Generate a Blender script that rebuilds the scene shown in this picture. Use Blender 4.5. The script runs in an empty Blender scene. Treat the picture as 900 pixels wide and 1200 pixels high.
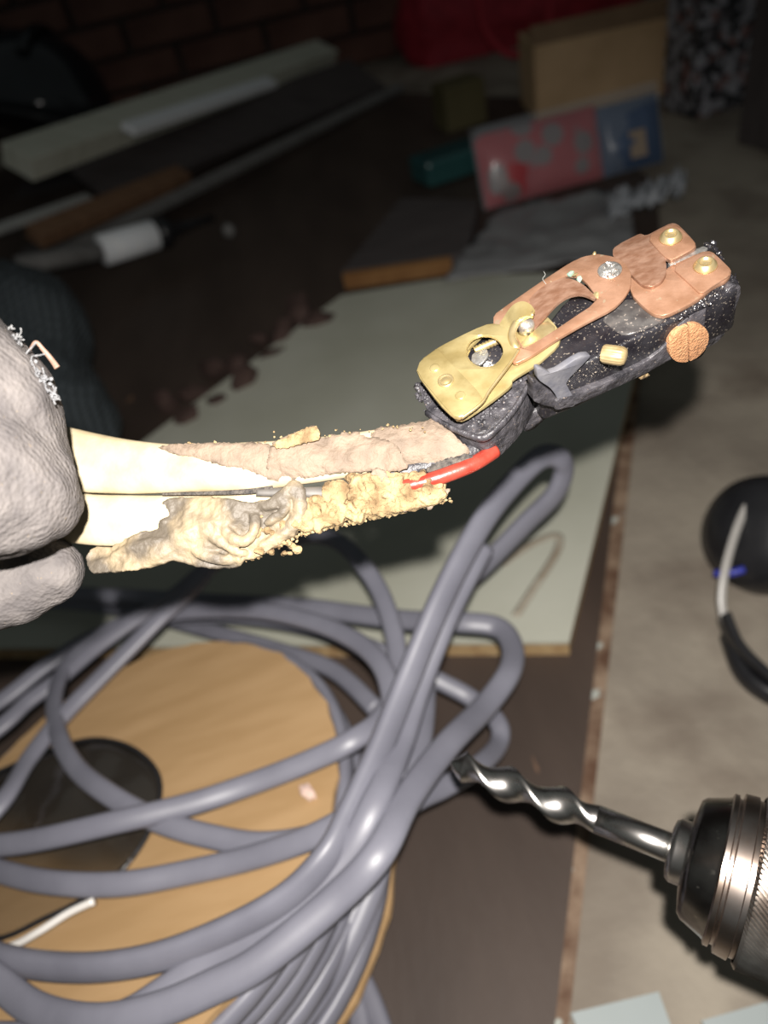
import bpy, bmesh, math, random
from mathutils import Vector, Matrix, noise
from mathutils.geometry import tessellate_polygon, delaunay_2d_cdt
PI = math.pi
rnd = random.Random(7)
S = bpy.context.scene
COL = S.collection

# ------------------------------------------------------------------ camera
TH, RO, H, F = math.radians(42), math.radians(14), 0.45, 867.0
CAM = Vector((0, 0, H))
R0, U0 = Vector((1, 0, 0)), Vector((0, math.sin(TH), math.cos(TH)))
BK = Vector((0, -math.cos(TH), math.sin(TH)))           # towards the viewer
CR = R0 * math.cos(RO) - U0 * math.sin(RO)
CU = R0 * math.sin(RO) + U0 * math.cos(RO)
cd = bpy.data.cameras.new('camera'); cam = bpy.data.objects.new('camera', cd); COL.objects.link(cam)
cam.matrix_world = Matrix((( CR.x, CU.x, BK.x, CAM.x), (CR.y, CU.y, BK.y, CAM.y), (CR.z, CU.z, BK.z, CAM.z), (0, 0, 0, 1)))
cd.sensor_fit = 'VERTICAL'; cd.sensor_height = 36; cd.lens = 36 * F / 1200
cd.clip_start = 0.005; cd.clip_end = 50
cd.dof.use_dof = True; cd.dof.focus_distance = 0.19; cd.dof.aperture_fstop = 8.5
S.camera = cam
# ------------------------------------------------------------------ light
w = bpy.data.worlds.new('dim_room'); S.world = w; w.use_nodes = True
w.node_tree.nodes['Background'].inputs[0].default_value = (0.90, 1.0, 0.98, 1)
w.node_tree.nodes['Background'].inputs[1].default_value = 0.06
ld = bpy.data.lights.new('phone_flash', 'SPOT'); ld.energy = 13; ld.spot_size = math.radians(112); ld.spot_blend = .9
ld.shadow_soft_size = 0.0035; ld.color = (1.0, 0.955, 0.90)
lo = bpy.data.objects.new('phone_flash', ld); COL.objects.link(lo)
LP = CAM + CU * 0.024 + BK * 0.03
aim = (-BK - CU * 0.22 + CR * 0.06)
lo.location = LP; lo.rotation_euler = aim.to_track_quat('-Z', 'Y').to_euler()
S.view_settings.view_transform = 'Standard'; S.view_settings.look = 'None'
S.view_settings.gamma = 1; S.view_settings.use_curve_mapping = False; S.view_settings.exposure = 0.0

# ------------------------------------------------------------------ helpers: where a ray meets depth or ground
def ray(px, py): return -BK + CR * ((px - 450) / F) - CU * ((py - 600) / F)
def D(px, py, z): return CAM + ray(px, py) * z
def G(px, py, h=0.0):
    r = ray(px, py); return CAM + r * ((h - H) / r.z)
class Plane:
    def __init__(s, o, a, n, z0):
        s.o, s.n, s.k = o, n.normalized(), z0 / F
        s.a = (a - s.n * a.dot(s.n)).normalized(); s.b = s.n.cross(s.a)
    def pt(s, px, py, c=0.0):                            # c in "pixels at the plane's depth"
        r = ray(px, py); o = s.o + s.n * (c * s.k)
        return CAM + r * ((o - CAM).dot(s.n) / r.dot(s.n))
# ------------------------------------------------------------------ helpers: materials
def mat(name, c1, c2=None, scale=40, rough=.6, metal=0, bump=.0, bscale=None, detail=6, thr=(.35, .65), spec=.5,
        specks=None, speck_scale=900, speck_t=.66, trans=0, alpha=1, speck_w=.04, aniso=None, rough2=None, extra=None):
    m = bpy.data.materials.new(name); m.use_nodes = True
    nt = m.node_tree; N = nt.nodes; L = nt.links; b = N['Principled BSDF']
    c1 = tuple(c1) + (1,); c2 = tuple(c2) + (1,) if c2 else c1
    tc = N.new('ShaderNodeTexCoord'); vec = tc.outputs['Object']
    if aniso:
        mp = N.new('ShaderNodeMapping'); mp.inputs['Scale'].default_value = aniso[:3]
        if len(aniso) > 3: mp.inputs['Rotation'].default_value = (0, 0, aniso[3])
        L.new(vec, mp.inputs[0]); vec = mp.outputs[0]
    n = N.new('ShaderNodeTexNoise'); n.inputs['Scale'].default_value = scale; n.inputs['Detail'].default_value = detail
    L.new(vec, n.inputs['Vector'])
    r = N.new('ShaderNodeValToRGB'); r.color_ramp.elements[0].position = thr[0]; r.color_ramp.elements[1].position = thr[1]
    r.color_ramp.elements[0].color = c1; r.color_ramp.elements[1].color = c2
    L.new(n.outputs['Fac'], r.inputs[0]); colr = r.outputs[0]
    if specks:
        n2 = N.new('ShaderNodeTexNoise'); n2.inputs['Scale'].default_value = speck_scale; n2.inputs['Detail'].default_value = 3
        L.new(vec, n2.inputs['Vector'])
        r2 = N.new('ShaderNodeValToRGB'); r2.color_ramp.elements[0].position = speck_t; r2.color_ramp.elements[1].position = speck_t + speck_w
        r2.color_ramp.elements[0].color = (0, 0, 0, 1); r2.color_ramp.elements[1].color = (1, 1, 1, 1)
        L.new(n2.outputs['Fac'], r2.inputs[0])
        mx = N.new('ShaderNodeMix'); mx.data_type = 'RGBA'
        L.new(r2.outputs[0], mx.inputs['Factor']); L.new(colr, mx.inputs[6]); mx.inputs[7].default_value = tuple(specks) + (1,)
        colr = mx.outputs[2]
    L.new(colr, b.inputs['Base Color'])
    b.inputs['Roughness'].default_value = rough; b.inputs['Metallic'].default_value = metal
    b.inputs['Specular IOR Level'].default_value = spec
    b.inputs['Transmission Weight'].default_value = trans; b.inputs['Alpha'].default_value = alpha
    if rough2 is not None:
        mr = N.new('ShaderNodeMapRange'); mr.inputs['To Min'].default_value = rough; mr.inputs['To Max'].default_value = rough2
        L.new(n.outputs['Fac'], mr.inputs['Value']); L.new(mr.outputs[0], b.inputs['Roughness'])
    if bump:
        n3 = N.new('ShaderNodeTexNoise'); n3.inputs['Scale'].default_value = bscale or scale * 3; n3.inputs['Detail'].default_value = 8
        L.new(vec, n3.inputs['Vector'])
        bp = N.new('ShaderNodeBump'); bp.inputs['Strength'].default_value = min(1, bump); bp.inputs['Distance'].default_value = .0015
        L.new(n3.outputs['Fac'], bp.inputs['Height']); L.new(bp.outputs[0], b.inputs['Normal'])
    if extra: extra(nt, b, vec)
    return m
# ------------------------------------------------------------------ helpers: objects
def tag(o, label=None, cat=None, group=None, kind=None):
    if label: o['label'] = label
    if cat: o['category'] = cat
    if group: o['group'] = group
    if kind: o['kind'] = kind
    return o
def thing(name, loc, label, cat, group=None):
    o = bpy.data.objects.new(name, None); o.empty_display_size = .01; COL.objects.link(o); o.location = loc
    return tag(o, label, cat, group)
def worldloc(o):
    p = Vector((0, 0, 0))
    while o: p += o.location; o = o.parent
    return p
class MB:
    def __init__(s): s.v = []; s.f = []
    def add(s, vs, fs):
        n = len(s.v); s.v += [Vector(v) for v in vs]; s.f += [tuple(i + n for i in f) for f in fs]; return s
    def obj(s, name, m, parent=None, smooth=True, loc=None, bevel=0, seg=2, angle=40, sub=0, mods=None):
        base = worldloc(parent) if parent else Vector((0, 0, 0))
        if loc is None: loc = Vector((0, 0, 0)) if parent else sum(s.v, Vector()) / len(s.v)
        else: loc = Vector(loc) - base
        me = bpy.data.meshes.new(name)
        me.from_pydata([v - base - loc for v in s.v], [], s.f); me.validate()
        bm = bmesh.new(); bm.from_mesh(me); bmesh.ops.recalc_face_normals(bm, faces=bm.faces); bm.to_mesh(me); bm.free()
        me.materials.append(m)
        me.polygons.foreach_set('use_smooth', [bool(smooth)] * len(me.polygons))
        o = bpy.data.objects.new(name, me); COL.objects.link(o); o.parent = parent; o.location = loc
        if bevel:
            b = o.modifiers.new('bevel', 'BEVEL'); b.width = bevel; b.segments = seg; b.limit_method = 'ANGLE'; b.angle_limit = math.radians(angle)
            b.harden_normals = False
        if sub:
            q = o.modifiers.new('sub', 'SUBSURF'); q.levels = q.render_levels = sub
        if mods: mods(o)
        if smooth == 'auto' or bevel:
            e = o.modifiers.new('split', 'EDGE_SPLIT'); e.split_angle = math.radians(42)
        return o
def crom(pts, n=8, closed=False):
    P = [Vector(p) for p in pts]; out = []; m = len(P)
    rng = range(m if closed else m - 1)
    for i in rng:
        if closed: a, b, c, d = P[i - 1], P[i], P[(i + 1) % m], P[(i + 2) % m]
        else: a, b, c, d = P[max(i - 1, 0)], P[i], P[i + 1], P[min(i + 2, m - 1)]
        for j in range(n):
            t = j / n
            out.append(.5 * ((2 * b) + (c - a) * t + (2 * a - 5 * b + 4 * c - d) * t * t + (3 * b - a - 3 * c + d) * t ** 3))
    if not closed: out.append(P[-1])
    return out
def chaikin(poly, n=2, q=.25):
    P = [Vector(p) for p in poly]
    for _ in range(n):
        o = []
        for i in range(len(P)):
            a, b = P[i], P[(i + 1) % len(P)]
            o += [a.lerp(b, q), a.lerp(b, 1 - q)]
        P = o
    return P
def prism(mb, loops_top, loops_bot):                    # loops: lists of world points (outer, holes...), same counts
    tris = tessellate_polygon(loops_top)
    T = [p for l in loops_top for p in l]; B = [p for l in loops_bot for p in l]; n = len(T)
    fs = [tuple(t) for t in tris] + [tuple(i + n for i in reversed(t)) for t in tris]
    k = 0
    for l in loops_top:
        m = len(l)
        for i in range(m): fs.append((k + i, k + (i + 1) % m, n + k + (i + 1) % m, n + k + i))
        k += m
    return mb.add(T + B, fs)
def plate(mb, pl, outer, c, th, holes=(), rd=1):        # traced outline cut from sheet lying in plane pl
    L = [chaikin([(x, y) for x, y in outer], rd, .18)] + [[Vector(p) for p in h] for h in holes]
    top = [[pl.pt(p[0], p[1], c) for p in l] for l in L]
    bot = [[p - pl.n * (th * pl.k) for p in l] for l in top]
    return prism(mb, top, bot)
def ring2(cx, cy, rx, ry=None, n=28, a0=0):
    ry = ry or rx
    return [(cx + rx * math.cos(a0 + i * 2 * PI / n), cy + ry * math.sin(a0 + i * 2 * PI / n)) for i in range(n)]
def frame_from(n):
    n = n.normalized(); a = n.orthogonal().normalized(); return a, n.cross(a), n
def lathe(mb, o, ax, prof, seg=32):                     # prof: (radius, height along ax)
    a, b, n = frame_from(ax); vs = []; fs = []
    for r, h in prof:
        for i in range(seg):
            t = 2 * PI * i / seg; vs.append(o + n * h + (a * math.cos(t) + b * math.sin(t)) * max(r, 1e-5))
    for j in range(len(prof) - 1):
        for i in range(seg):
            fs.append((j * seg + i, j * seg + (i + 1) % seg, (j + 1) * seg + (i + 1) % seg, (j + 1) * seg + i))
    fs.append(tuple(range(seg))); fs.append(tuple((len(prof) - 1) * seg + i for i in range(seg)))
    return mb.add(vs, fs)
def sweep(mb, pts, a, b, ref, seg=10, closed=False, taper=None, sq=1.0):   # oval section, a half width, b half thickness
    n = len(pts); vs = []; fs = []
    for i, p in enumerate(pts):
        q0, q1 = (pts[i - 1], pts[(i + 1) % n]) if closed else (pts[max(i - 1, 0)], pts[min(i + 1, n - 1)])
        t = (q1 - q0).normalized(); rf = ref(i / n, p) if callable(ref) else ref
        u = t.cross(rf);
        if u.length < 1e-4: u = t.orthogonal()
        u.normalize(); v = u.cross(t); s = taper(i / (n - 1)) if taper else 1
        for k in range(seg):
            th = 2 * PI * k / seg; c, d = math.cos(th), math.sin(th)
            c = math.copysign(abs(c) ** sq, c); d = math.copysign(abs(d) ** sq, d)
            vs.append(p + u * (a * s * c) + v * (b * s * d))
    for i in range(n if closed else n - 1):
        j = (i + 1) % n
        for k in range(seg): fs.append((i * seg + k, i * seg + (k + 1) % seg, j * seg + (k + 1) % seg, j * seg + k))
    if not closed: fs += [tuple(range(seg)), tuple((n - 1) * seg + k for k in range(seg))]
    return mb.add(vs, fs)
def tube(mb, pts, r, seg=8, n=6, **k): return sweep(mb, crom(pts, n) if len(pts) > 2 else [Vector(p) for p in pts], r, r, Vector((.13, .21, .97)), seg, **k)
def box(mb, c, ax, ay, az):                             # centre, three half-extent vectors
    vs = [c + ax * i + ay * j + az * k for i in (-1, 1) for j in (-1, 1) for k in (-1, 1)]
    return mb.add(vs, [(0, 1, 3, 2), (4, 6, 7, 5), (0, 4, 5, 1), (2, 3, 7, 6), (0, 2, 6, 4), (1, 5, 7, 3)])
def beam(mb, p0, p1, w_, t_, up=Vector((0, 0, 1)), cuts=0):  # board from p0 to p1
    d = (p1 - p0); a = d / 2; s = d.cross(up).normalized(); v = s.cross(d).normalized()
    return box(mb, (p0 + p1) / 2, a, s * (w_ / 2), v * (t_ / 2))
def blob(mb, c, r, sc=(1, 1, 1), sub=1, jit=.25, rot=None):
    bm = bmesh.new(); bmesh.ops.create_icosphere(bm, subdivisions=sub, radius=1)
    m = Matrix.Rotation(rnd.uniform(0, 6), 3, Vector((rnd.uniform(-1, 1), rnd.uniform(-1, 1), rnd.uniform(-1, 1) + .01)).normalized()) if rot is None else rot
    vs = []
    for v in bm.verts:
        p = v.co * (1 + rnd.uniform(-jit, jit)); p = m @ Vector((p.x * sc[0], p.y * sc[1], p.z * sc[2])); vs.append(c + p * r)
    fs = [tuple(x.index for x in f.verts) for f in bm.faces]; bm.free()
    return mb.add(vs, fs)
def slab(mb, pl, outline, c, th, step=6, amp=2.0, nz=.05, curl=None, seed=0, jag=1.2, rd=1, clo=None):
    """irregular sheet of crust: traced outline, noisy surface, real thickness"""
    r_ = random.Random(seed); ol = chaikin(outline, rd); P = []
    for i in range(len(ol)):
        a, b = ol[i], ol[(i + 1) % len(ol)]; k = max(1, int((b - a).length / (step * .5)))
        for j in range(k):
            q = a.lerp(b, j / k); P.append(Vector((q.x + r_.uniform(-jag, jag), q.y + r_.uniform(-jag, jag))))
    nb = len(P); xs = [p.x for p in P]; ys = [p.y for p in P]
    def inside(x, y):
        s = False
        for i in range(nb):
            a, b = P[i], P[i - 1]
            if (a.y > y) != (b.y > y) and x < (b.x - a.x) * (y - a.y) / (b.y - a.y) + a.x: s = not s
        return s
    pts = list(P); y = min(ys)
    while y < max(ys):
        x = min(xs)
        while x < max(xs):
            q = Vector((x + r_.uniform(-.3, .3) * step, y + r_.uniform(-.3, .3) * step))
            if inside(q.x, q.y) and min((q - p).length for p in P) > step * .45: pts.append(q)
            x += step
        y += step
    vo, _, fo, *_ = delaunay_2d_cdt([Vector((p.x, p.y)) for p in pts], [(i, (i + 1) % nb) for i in range(nb)], [], 1, 1e-4)
    def z(p):
        q = Vector((p.x * nz, p.y * nz, seed * 3.1))
        return noise.fractal(q, .8, 2.1, 4) * amp + (curl(p.x, p.y) if curl else 0)
    top = [pl.pt(p.x, p.y, c + z(p)) for p in vo]; bot = [p - pl.n * th * pl.k for p in top]; n = len(top)
    cnt = {}
    fs = [tuple(f) for f in fo]
    for f in fs:
        for i in range(len(f)):
            e = (f[i], f[(i + 1) % len(f)]); cnt[e] = 1
    sides = [(a, b, b + n, a + n) for a, b in cnt if (b, a) not in cnt]
    return mb.add(top + bot, fs + [tuple(i + n for i in reversed(f)) for f in fs] + sides)
def struct(o): o['kind'] = 'structure'; return o
def cloud(size, name='clouds', depth=4):
    t = bpy.data.textures.new(name, 'CLOUDS'); t.noise_scale = size; t.noise_depth = depth; return t

# ================================================================== MATERIALS
def slab_lines(nt, b, vec): pass
M_conc = mat('concrete', (0.234, 0.199, 0.160), (0.367, 0.320, 0.257), 9, .85, bump=.8, bscale=120, specks=(.17, .135, .105), speck_scale=11, speck_t=.50, speck_w=.22)
M_brown = mat('brown_painted_board', (0.044, 0.029, 0.022), (0.070, 0.048, 0.037), 14, .62, bump=.25, bscale=160, aniso=(1, .25, 1), specks=(.22, .12, .07), speck_scale=70, speck_t=.73)
M_rust = mat('rusty_board_edge', (.10, .05, .028), (.27, .19, .13), 55, .8, bump=.6, specks=(.4, .42, .38), speck_scale=60, speck_t=.66)
M_board = mat('grey_green_paint', (0.418, 0.418, 0.342), (0.503, 0.503, 0.427), 7, .62, bump=.15, bscale=200)
M_chip = mat('raw_chipboard', (.36, .22, .10), (.50, .35, .18), 120, .85, bump=.6)
M_card = mat('cardboard', (0.337, 0.209, 0.095), (0.396, 0.253, 0.125), 16, .8, bump=.12, bscale=300, aniso=(1, 5, 1, .5))
M_carddk = mat('cardboard_edge', (.34, .22, .11), (.5, .33, .18), 300, .85)
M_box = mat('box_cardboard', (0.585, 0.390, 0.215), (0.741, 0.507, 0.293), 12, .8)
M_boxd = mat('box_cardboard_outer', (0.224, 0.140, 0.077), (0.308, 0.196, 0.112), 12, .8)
M_cable = mat('grey_pvc', (0.143, 0.143, 0.174), (0.178, 0.178, 0.214), 30, .42, bump=.05, spec=.55)
M_steel = mat('bright_steel', (.62, .60, .57), (.36, .34, .33), 160, .2, 1, rough2=.38)
M_chuck = mat('worn_dark_chrome', (.30, .28, .26), (.10, .09, .085), 110, .16, 1, rough2=.34, specks=(.55, .5, .44), speck_scale=240, speck_t=.64)
M_black = mat('black_plastic', (.012, .012, .014), (.02, .02, .022), 50, .35)
M_bstr = mat('brick', (0.094, 0.040, 0.030), (0.163, 0.077, 0.057), 9, .9, bump=.8, bscale=60)
M_mort = mat('mortar', (.06, .05, .045), (.09, .075, .065), 20, .95, bump=.6)
M_tile = mat('pale_blue_card', (0.336, 0.376, 0.376), (0.376, 0.416, 0.416), 10, .55)
def wood(name, c1, c2, ax=(1, 12, 1)): return mat(name, c1, c2, 12, .7, aniso=ax, bump=.2)
M_cream = wood('cream_paint', (0.515, 0.515, 0.421), (0.624, 0.624, 0.530)); M_white = wood('white_paint', (.80, .82, .86), (.88, .89, .9))
M_dkw = wood('dark_stained_wood', (.06, .05, .05), (.095, .08, .078)); M_brw = wood('bare_brown_wood', (.16, .085, .045), (.24, .13, .07))
M_gyw = wood('grey_weathered_wood', (0.132, 0.126, 0.120), (0.192, 0.186, 0.180)); M_light = wood('pale_strip', (0.360, 0.360, 0.348), (0.456, 0.456, 0.432))
M_orw = wood('orange_plank_edge', (.22, .10, .03), (.30, .15, .05))

# ================================================================== SETTING
fl = MB()
box(fl, Vector((0, 1.5, -.02)), Vector((3, 0, 0)), Vector((0, 2.5, 0)), Vector((0, 0, .02)))
struct(fl.obj('floor', M_conc, smooth=False))
WY = 2.25
wl = MB(); box(wl, Vector((0, WY + .06, .6)), Vector((3, 0, 0)), Vector((0, .05, 0)), Vector((0, 0, .6)))
wall = struct(wl.obj('wall_back', M_mort, smooth=False))
bmB = MB(); box(bmB, Vector((0, 0, 0)), Vector((.105, 0, 0)), Vector((0, .02, 0)), Vector((0, 0, .0315)))
for j in range(9):
    for i in range(-8, 9):
        x = i * .225 + (.1125 if j % 2 else 0)
        if j == 0 and i == -8:
            b0 = bmB.obj('brick', M_bstr, smooth=False, bevel=.004, loc=(0, 0, 0)); br = b0
        else:
            br = b0.copy(); COL.objects.link(br)
        br.parent = wall
        br.location = Vector((x, WY + rnd.uniform(-.004, .005), .038 + j * .074)) - wall.location
        br.rotation_euler = (rnd.uniform(-.02, .02), 0, rnd.uniform(-.015, .015))

# brown board on the concrete, its right edge runs up the picture
def ground_slab(name, m, px, h0, h1, parent=None, bevel=0, smooth=False, rd=0):
    mb = MB(); pts = [G(x, y, h1) for x, y in px]
    prism(mb, [pts], [[Vector((p.x, p.y, h0)) for p in pts]])
    return mb.obj(name, m, parent, smooth=smooth, bevel=bevel)
bb = thing('brown_board', G(560, 1000), 'large flat dark brown board lying on the concrete under the cable reel', 'board')
ground_slab('panel', M_brown, [(652, 1290), (745, 470), (775, 290), (770, 215), (640, 115), (470, 108), (200, 142), (-150, 240), (-420, 1290)], 0, .012, bb, .0012)
ground_slab('edge_strip', M_rust, [(657, 1290), (700, 900), (748, 470), (755, 402), (741, 402), (733, 470), (684, 900), (640, 1290)], .0121, .0132, bb)
# pale board
pb = thing('painted_board', G(560, 640), 'large grey-green painted board with raw wood front edge, lying under the cable loops', 'board')
BQ = [(667, 752), (748, 420), (762, 318), (545, 322), (400, 346), (190, 500), (-60, 690), (-90, 760)]
ground_slab('painted_face', M_board, BQ, .0275, .030, pb)
ground_slab('chipboard_core', M_chip, BQ, .0122, .0275, pb)
st = MB(); 
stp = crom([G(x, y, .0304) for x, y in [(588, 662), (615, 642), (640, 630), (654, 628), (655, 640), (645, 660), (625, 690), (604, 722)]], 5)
sweep(st, stp, .0032, .0003, Vector((0, 0, 1)), 6)  # thin brown hooked line laid on the painted face
M_brown_line = mat('brown_line', (.30, .25, .19), (.40, .36, .29), 60, .7)
st.obj('brown_hook_line', M_brown_line, pb)

# ================================================================== CABLE REEL
ZR = .373
nR = (BK + CR * -.5827 + CU * 1.3403).normalized()
RC = D(141.1, 962.5, ZR)
RP = Plane(RC, CR, nR, ZR)
rad = .1172
reel = thing('cable_reel', RC - nR * .078, 'round brown cardboard cable reel lying tilted under loops of grey cable', 'reel')
def disc(mb, c, r, th, jit=.0, seg=96, hole=0):
    a, b, n = frame_from(nR)
    o = [c + (a * math.cos(t) + b * math.sin(t)) * (r + jit * noise.noise(Vector((math.cos(t) * 9, math.sin(t) * 9, 0)))) for t in [2 * PI * i / seg for i in range(seg)]]
    loops = [o]
    if hole: loops.append([c + (a * math.cos(t) + b * math.sin(t)) * hole for t in [2 * PI * i / 32 for i in range(32)]])
    prism(mb, loops, [[p - nR * th for p in l] for l in loops])
f1 = MB(); disc(f1, RC, rad, .0035, .0022, hole=.012); f1.obj('flange', M_card, reel, smooth=False)
f2 = MB(); disc(f2, RC - nR * .0745, rad * 1.03, .0035, .002, hole=.012); f2.obj('flange', M_card, reel, smooth=False)
hb = MB(); lathe(hb, RC - nR * .0745, nR, [(.055, 0), (.055, .071)], 48); hb.obj('hub', M_carddk, reel)

# ---- the grey cable: one thing, each loop a part
cable = thing('grey_cable', G(430, 900), 'flat grey electrical cable wound on the reel and spilling over in loose loops', 'cable')
def cab(pts, a=.0054, b=.0032, ref=None, n=8):
    mb = MB(); P = crom(pts, n)
    sweep(mb, P, a, b, ref or (BK * .8 + nR * .6), 12, sq=.8)
    return mb.obj('cable_loop', M_cable, cable)
def Rp(x, y, c=0.012): return RP.pt(x, y, c / RP.k)
# wound layers between the flanges
a_, b_, n_ = frame_from(nR)
for k in range(14):
    lay, row = k % 7, k // 7
    rr = .1165 - row * .010 + rnd.uniform(-.003, .004); off = -.009 - lay * .0093; ph = rnd.uniform(0, 6)
    tl = rnd.uniform(-.03, .03); ex, ey = rnd.uniform(-.003, .003), rnd.uniform(-.003, .003)
    P = []
    for i in range(72):
        t = 2 * PI * i / 72
        P.append(RC + a_ * (rr * math.cos(t) + ex) + b_ * (rr * math.sin(t) + ey) + nR * (off + .0022 * math.sin(t * 2 + ph)))
    mb = MB(); sweep(mb, P, .0056, .0034, lambda u, p: (p - RC) - nR * (p - RC).dot(nR), 8, closed=True, sq=.8)
    mb.obj('cable_loop', M_cable, cable)
C3 = lambda L: [D(x, y, z) for x, y, z in L]
# strand rising from under the held part, sweeping down and out to the left
cab(C3([(330, 640, .47), (362, 628, .46), (400, 637, .45), (438, 680, .43), (460, 735, .405), (466, 790, .385), (450, 838, .362)]) + [Rp(x, y, c) for x, y, c in
    [(412, 868, .012), (360, 893, .010), (290, 920, .010), (220, 943, .016), (120, 967, .026), (40, 985, .026), (-50, 1000, .020), (-130, 1040, .008)]])
# ring lying on the reel
cab([Rp(x, y, c) for x, y, c in [(470, 900, .01), (425, 948, .006), (378, 977, .005), (311, 989, .004), (250, 981, .008), (183, 961, .016), (128, 931, .019), (88, 898, .018),
    (67, 855, .014), (65, 812, .010), (84, 772, .006), (130, 737, .006), (200, 719, .006), (290, 715, .008), (360, 727, .010), (415, 750, .010), (448, 782, .010), (460, 830, .008), (452, 880, .004), (430, 940, .002), (395, 985, .002)]])
cab([Rp(x, y, c) for x, y, c in [(-60, 1000, .012), (0, 1021, .014), (60, 1034, .015), (140, 1036, .012), (222, 1022, .006), (305, 1002, .006), (378, 975, .010), (420, 945, .014), (452, 890, .018)]] +
    C3([(485, 815, .352), (510, 745, .375)]))
# tall bright strand with the loop standing up
tall = C3([(412, 950, .308), (447, 873, .325), (478, 796, .34), (517, 702, .352), (560, 620, .365), (599, 568, .378), (636, 535, .39), (660, 543, .40), (651, 577, .412), (614, 615, .43), (575, 655, .445), (537, 692, .455), (505, 735, .47), (480, 790, .475)])
cab([Rp(x, y, c) for x, y, c in [(-60, 1090, .012), (0, 1122, .012), (83, 1134, .012), (167, 1126, .012), (250, 1098, .012), (333, 1054, .015), (384, 1003, .02)]] + tall, a=.0063, b=.0040, ref=(BK + CR * .5))
cab([Rp(x, y, c) for x, y, c in [(-60, 1215, .006), (50, 1216, .005), (139, 1194, .004), (194, 1162, .005), (250, 1122, .006), (333, 1078, .008), (400, 1010, .015), (440, 940, .022)]] +
    C3([(470, 868, .333), (492, 800, .352), (528, 712, .368), (566, 640, .385)]), a=.0062, b=.0038)
# right hand loop
cab([Rp(x, y, c) for x, y, c in [(-60, 1100, .02), (0, 1152, .014), (44, 1183, .012), (111, 1197, .012), (183, 1184, .012), (250, 1156, .012), (305, 1127, .012), (389, 1058, .014), (444, 1000, .02)]] +
    C3([(478, 935, .312), (525, 872, .345), (568, 828, .38), (597, 787, .40), (600, 757, .42), (583, 735, .435), (540, 729, .44), (480, 727, .455), (420, 720, .47), (350, 711, .49), (250, 706, .51), (150, 700, .53), (60, 696, .56)]), a=.0064, b=.0036)
cab(C3([(395, 745, .46), (450, 765, .45), (505, 793, .44), (552, 818, .435), (583, 846, .42), (584, 872, .41), (560, 898, .385), (521, 922, .37), (482, 941, .355), (430, 985, .342), (380, 1050, .326)]))
# left side strands
cab([Rp(x, y, c) for x, y, c in [(-70, 900, .01), (0, 852, .008), (33, 822, .006), (70, 795, .004), (115, 757, .010), (165, 722, .012), (205, 697, .015), (235, 672, .02), (262, 655, .03)]])
cab([Rp(x, y, c) for x, y, c in [(-70, 1010, .018), (0, 942, .020), (35, 888, .014), (73, 840, .012), (112, 800, .012), (150, 762, .014), (190, 722, .018), (230, 685, .025), (255, 650, .03)]])
cab([Rp(x, y, c) for x, y, c in [(-70, 860, .006), (0, 822, .004), (60, 776, .002), (120, 742, -.004), (200, 724, -.012), (280, 722, -.02), (370, 736, -.024), (430, 765, -.03), (478, 800, -.035)]])
cab(C3([(-40, 712, .62), (60, 706, .60), (150, 716, .57), (230, 735, .53), (320, 760, .49), (390, 785, .46), (440, 830, .43)]), a=.0055)
# bundle running down the right side, over the flange edge
for k in range(6):
    cab(C3([(500 - 5 * k, 765 + 3 * k, .43 - .004 * k), (497 - 4 * k, 850, .385), (480 - 5 * k, 915, .362), (455 - 7 * k, 985, .352), (430 - 9 * k, 1060, .341), (392 - 12 * k, 1140, .330),
            (335 - 14 * k, 1215, .322), (260 - 16 * k, 1290, .318)]), a=.0054, b=.0038, ref=BK)
cab([G(x, y, .019) for x, y in [(395, 1100), (430, 1160), (455, 1230), (470, 1300)]] , a=.0055)
cab([G(x, y, .018) for x, y in [(300, 1120), (400, 1150), (425, 1215), (435, 1300)]], a=.0055)

# chip of plaster on the reel
ch = MB(); blob(ch, Rp(362, 929, .003), .0035, (1, 1, 1.6)); tag(ch.obj('plaster_chip', mat('pink_plaster', (.55, .38, .33), (.65, .5, .42), 100, .8), smooth=False), 'tiny pale pink chip on the cardboard reel', 'chip')

# safety glasses lying on the reel at the left
gl = thing('safety_glasses', Rp(80, 960, 0), 'glossy eyeglass lens with painted dark reflection and thin black rim lying on the cardboard reel', 'glasses')
def dark_reflection(nt, b, vec):                                    # dark reflection and shade painted into lens opacity, strongest along upper edge
    N, L = nt.nodes, nt.links; d = N.new('ShaderNodeVectorMath'); d.operation = 'DOT_PRODUCT'; L.new(vec, d.inputs[0]); d.inputs[1].default_value = tuple(CU)
    r = N.new('ShaderNodeMapRange'); r.inputs['From Min'].default_value = -.018; r.inputs['From Max'].default_value = .016; r.inputs['To Min'].default_value = .16; r.inputs['To Max'].default_value = .93
    L.new(d.outputs['Value'], r.inputs['Value']); L.new(r.outputs[0], b.inputs['Alpha'])
M_lens = mat('dark_reflection_lens', (.03, .026, .022), None, 5, .05, spec=1.0, bump=.5, bscale=60, extra=dark_reflection)
lm = MB(); vs = []; fs = []; nu, nv = 26, 16
LC = [(8, 900), (60, 878), (112, 866), (158, 878), (187, 912), (180, 962), (150, 1012), (110, 1046), (55, 1075), (-10, 1100), (-60, 1060), (-70, 980), (-40, 925)]
lc = [p for p in crom([Vector((x, y, 0)) for x, y in LC], 5, True)]
cen = Vector((50, 975, 0)); nr = 9; vs = []
for j in range(nr + 1):
    for p in lc:
        q = cen.lerp(p, j / nr); s = 1 - (j / nr) ** 2
        vs.append(RP.pt(q.x, q.y, (.003 + .006 * s + .0012 * math.sin(q.x * .09) * math.sin(q.y * .07)) / RP.k))
m_ = len(lc)
for j in range(nr):
    for i in range(m_): fs.append((j * m_ + i, j * m_ + (i + 1) % m_, (j + 1) * m_ + (i + 1) % m_, (j + 1) * m_ + i))
lm.add(vs, fs)
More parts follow.
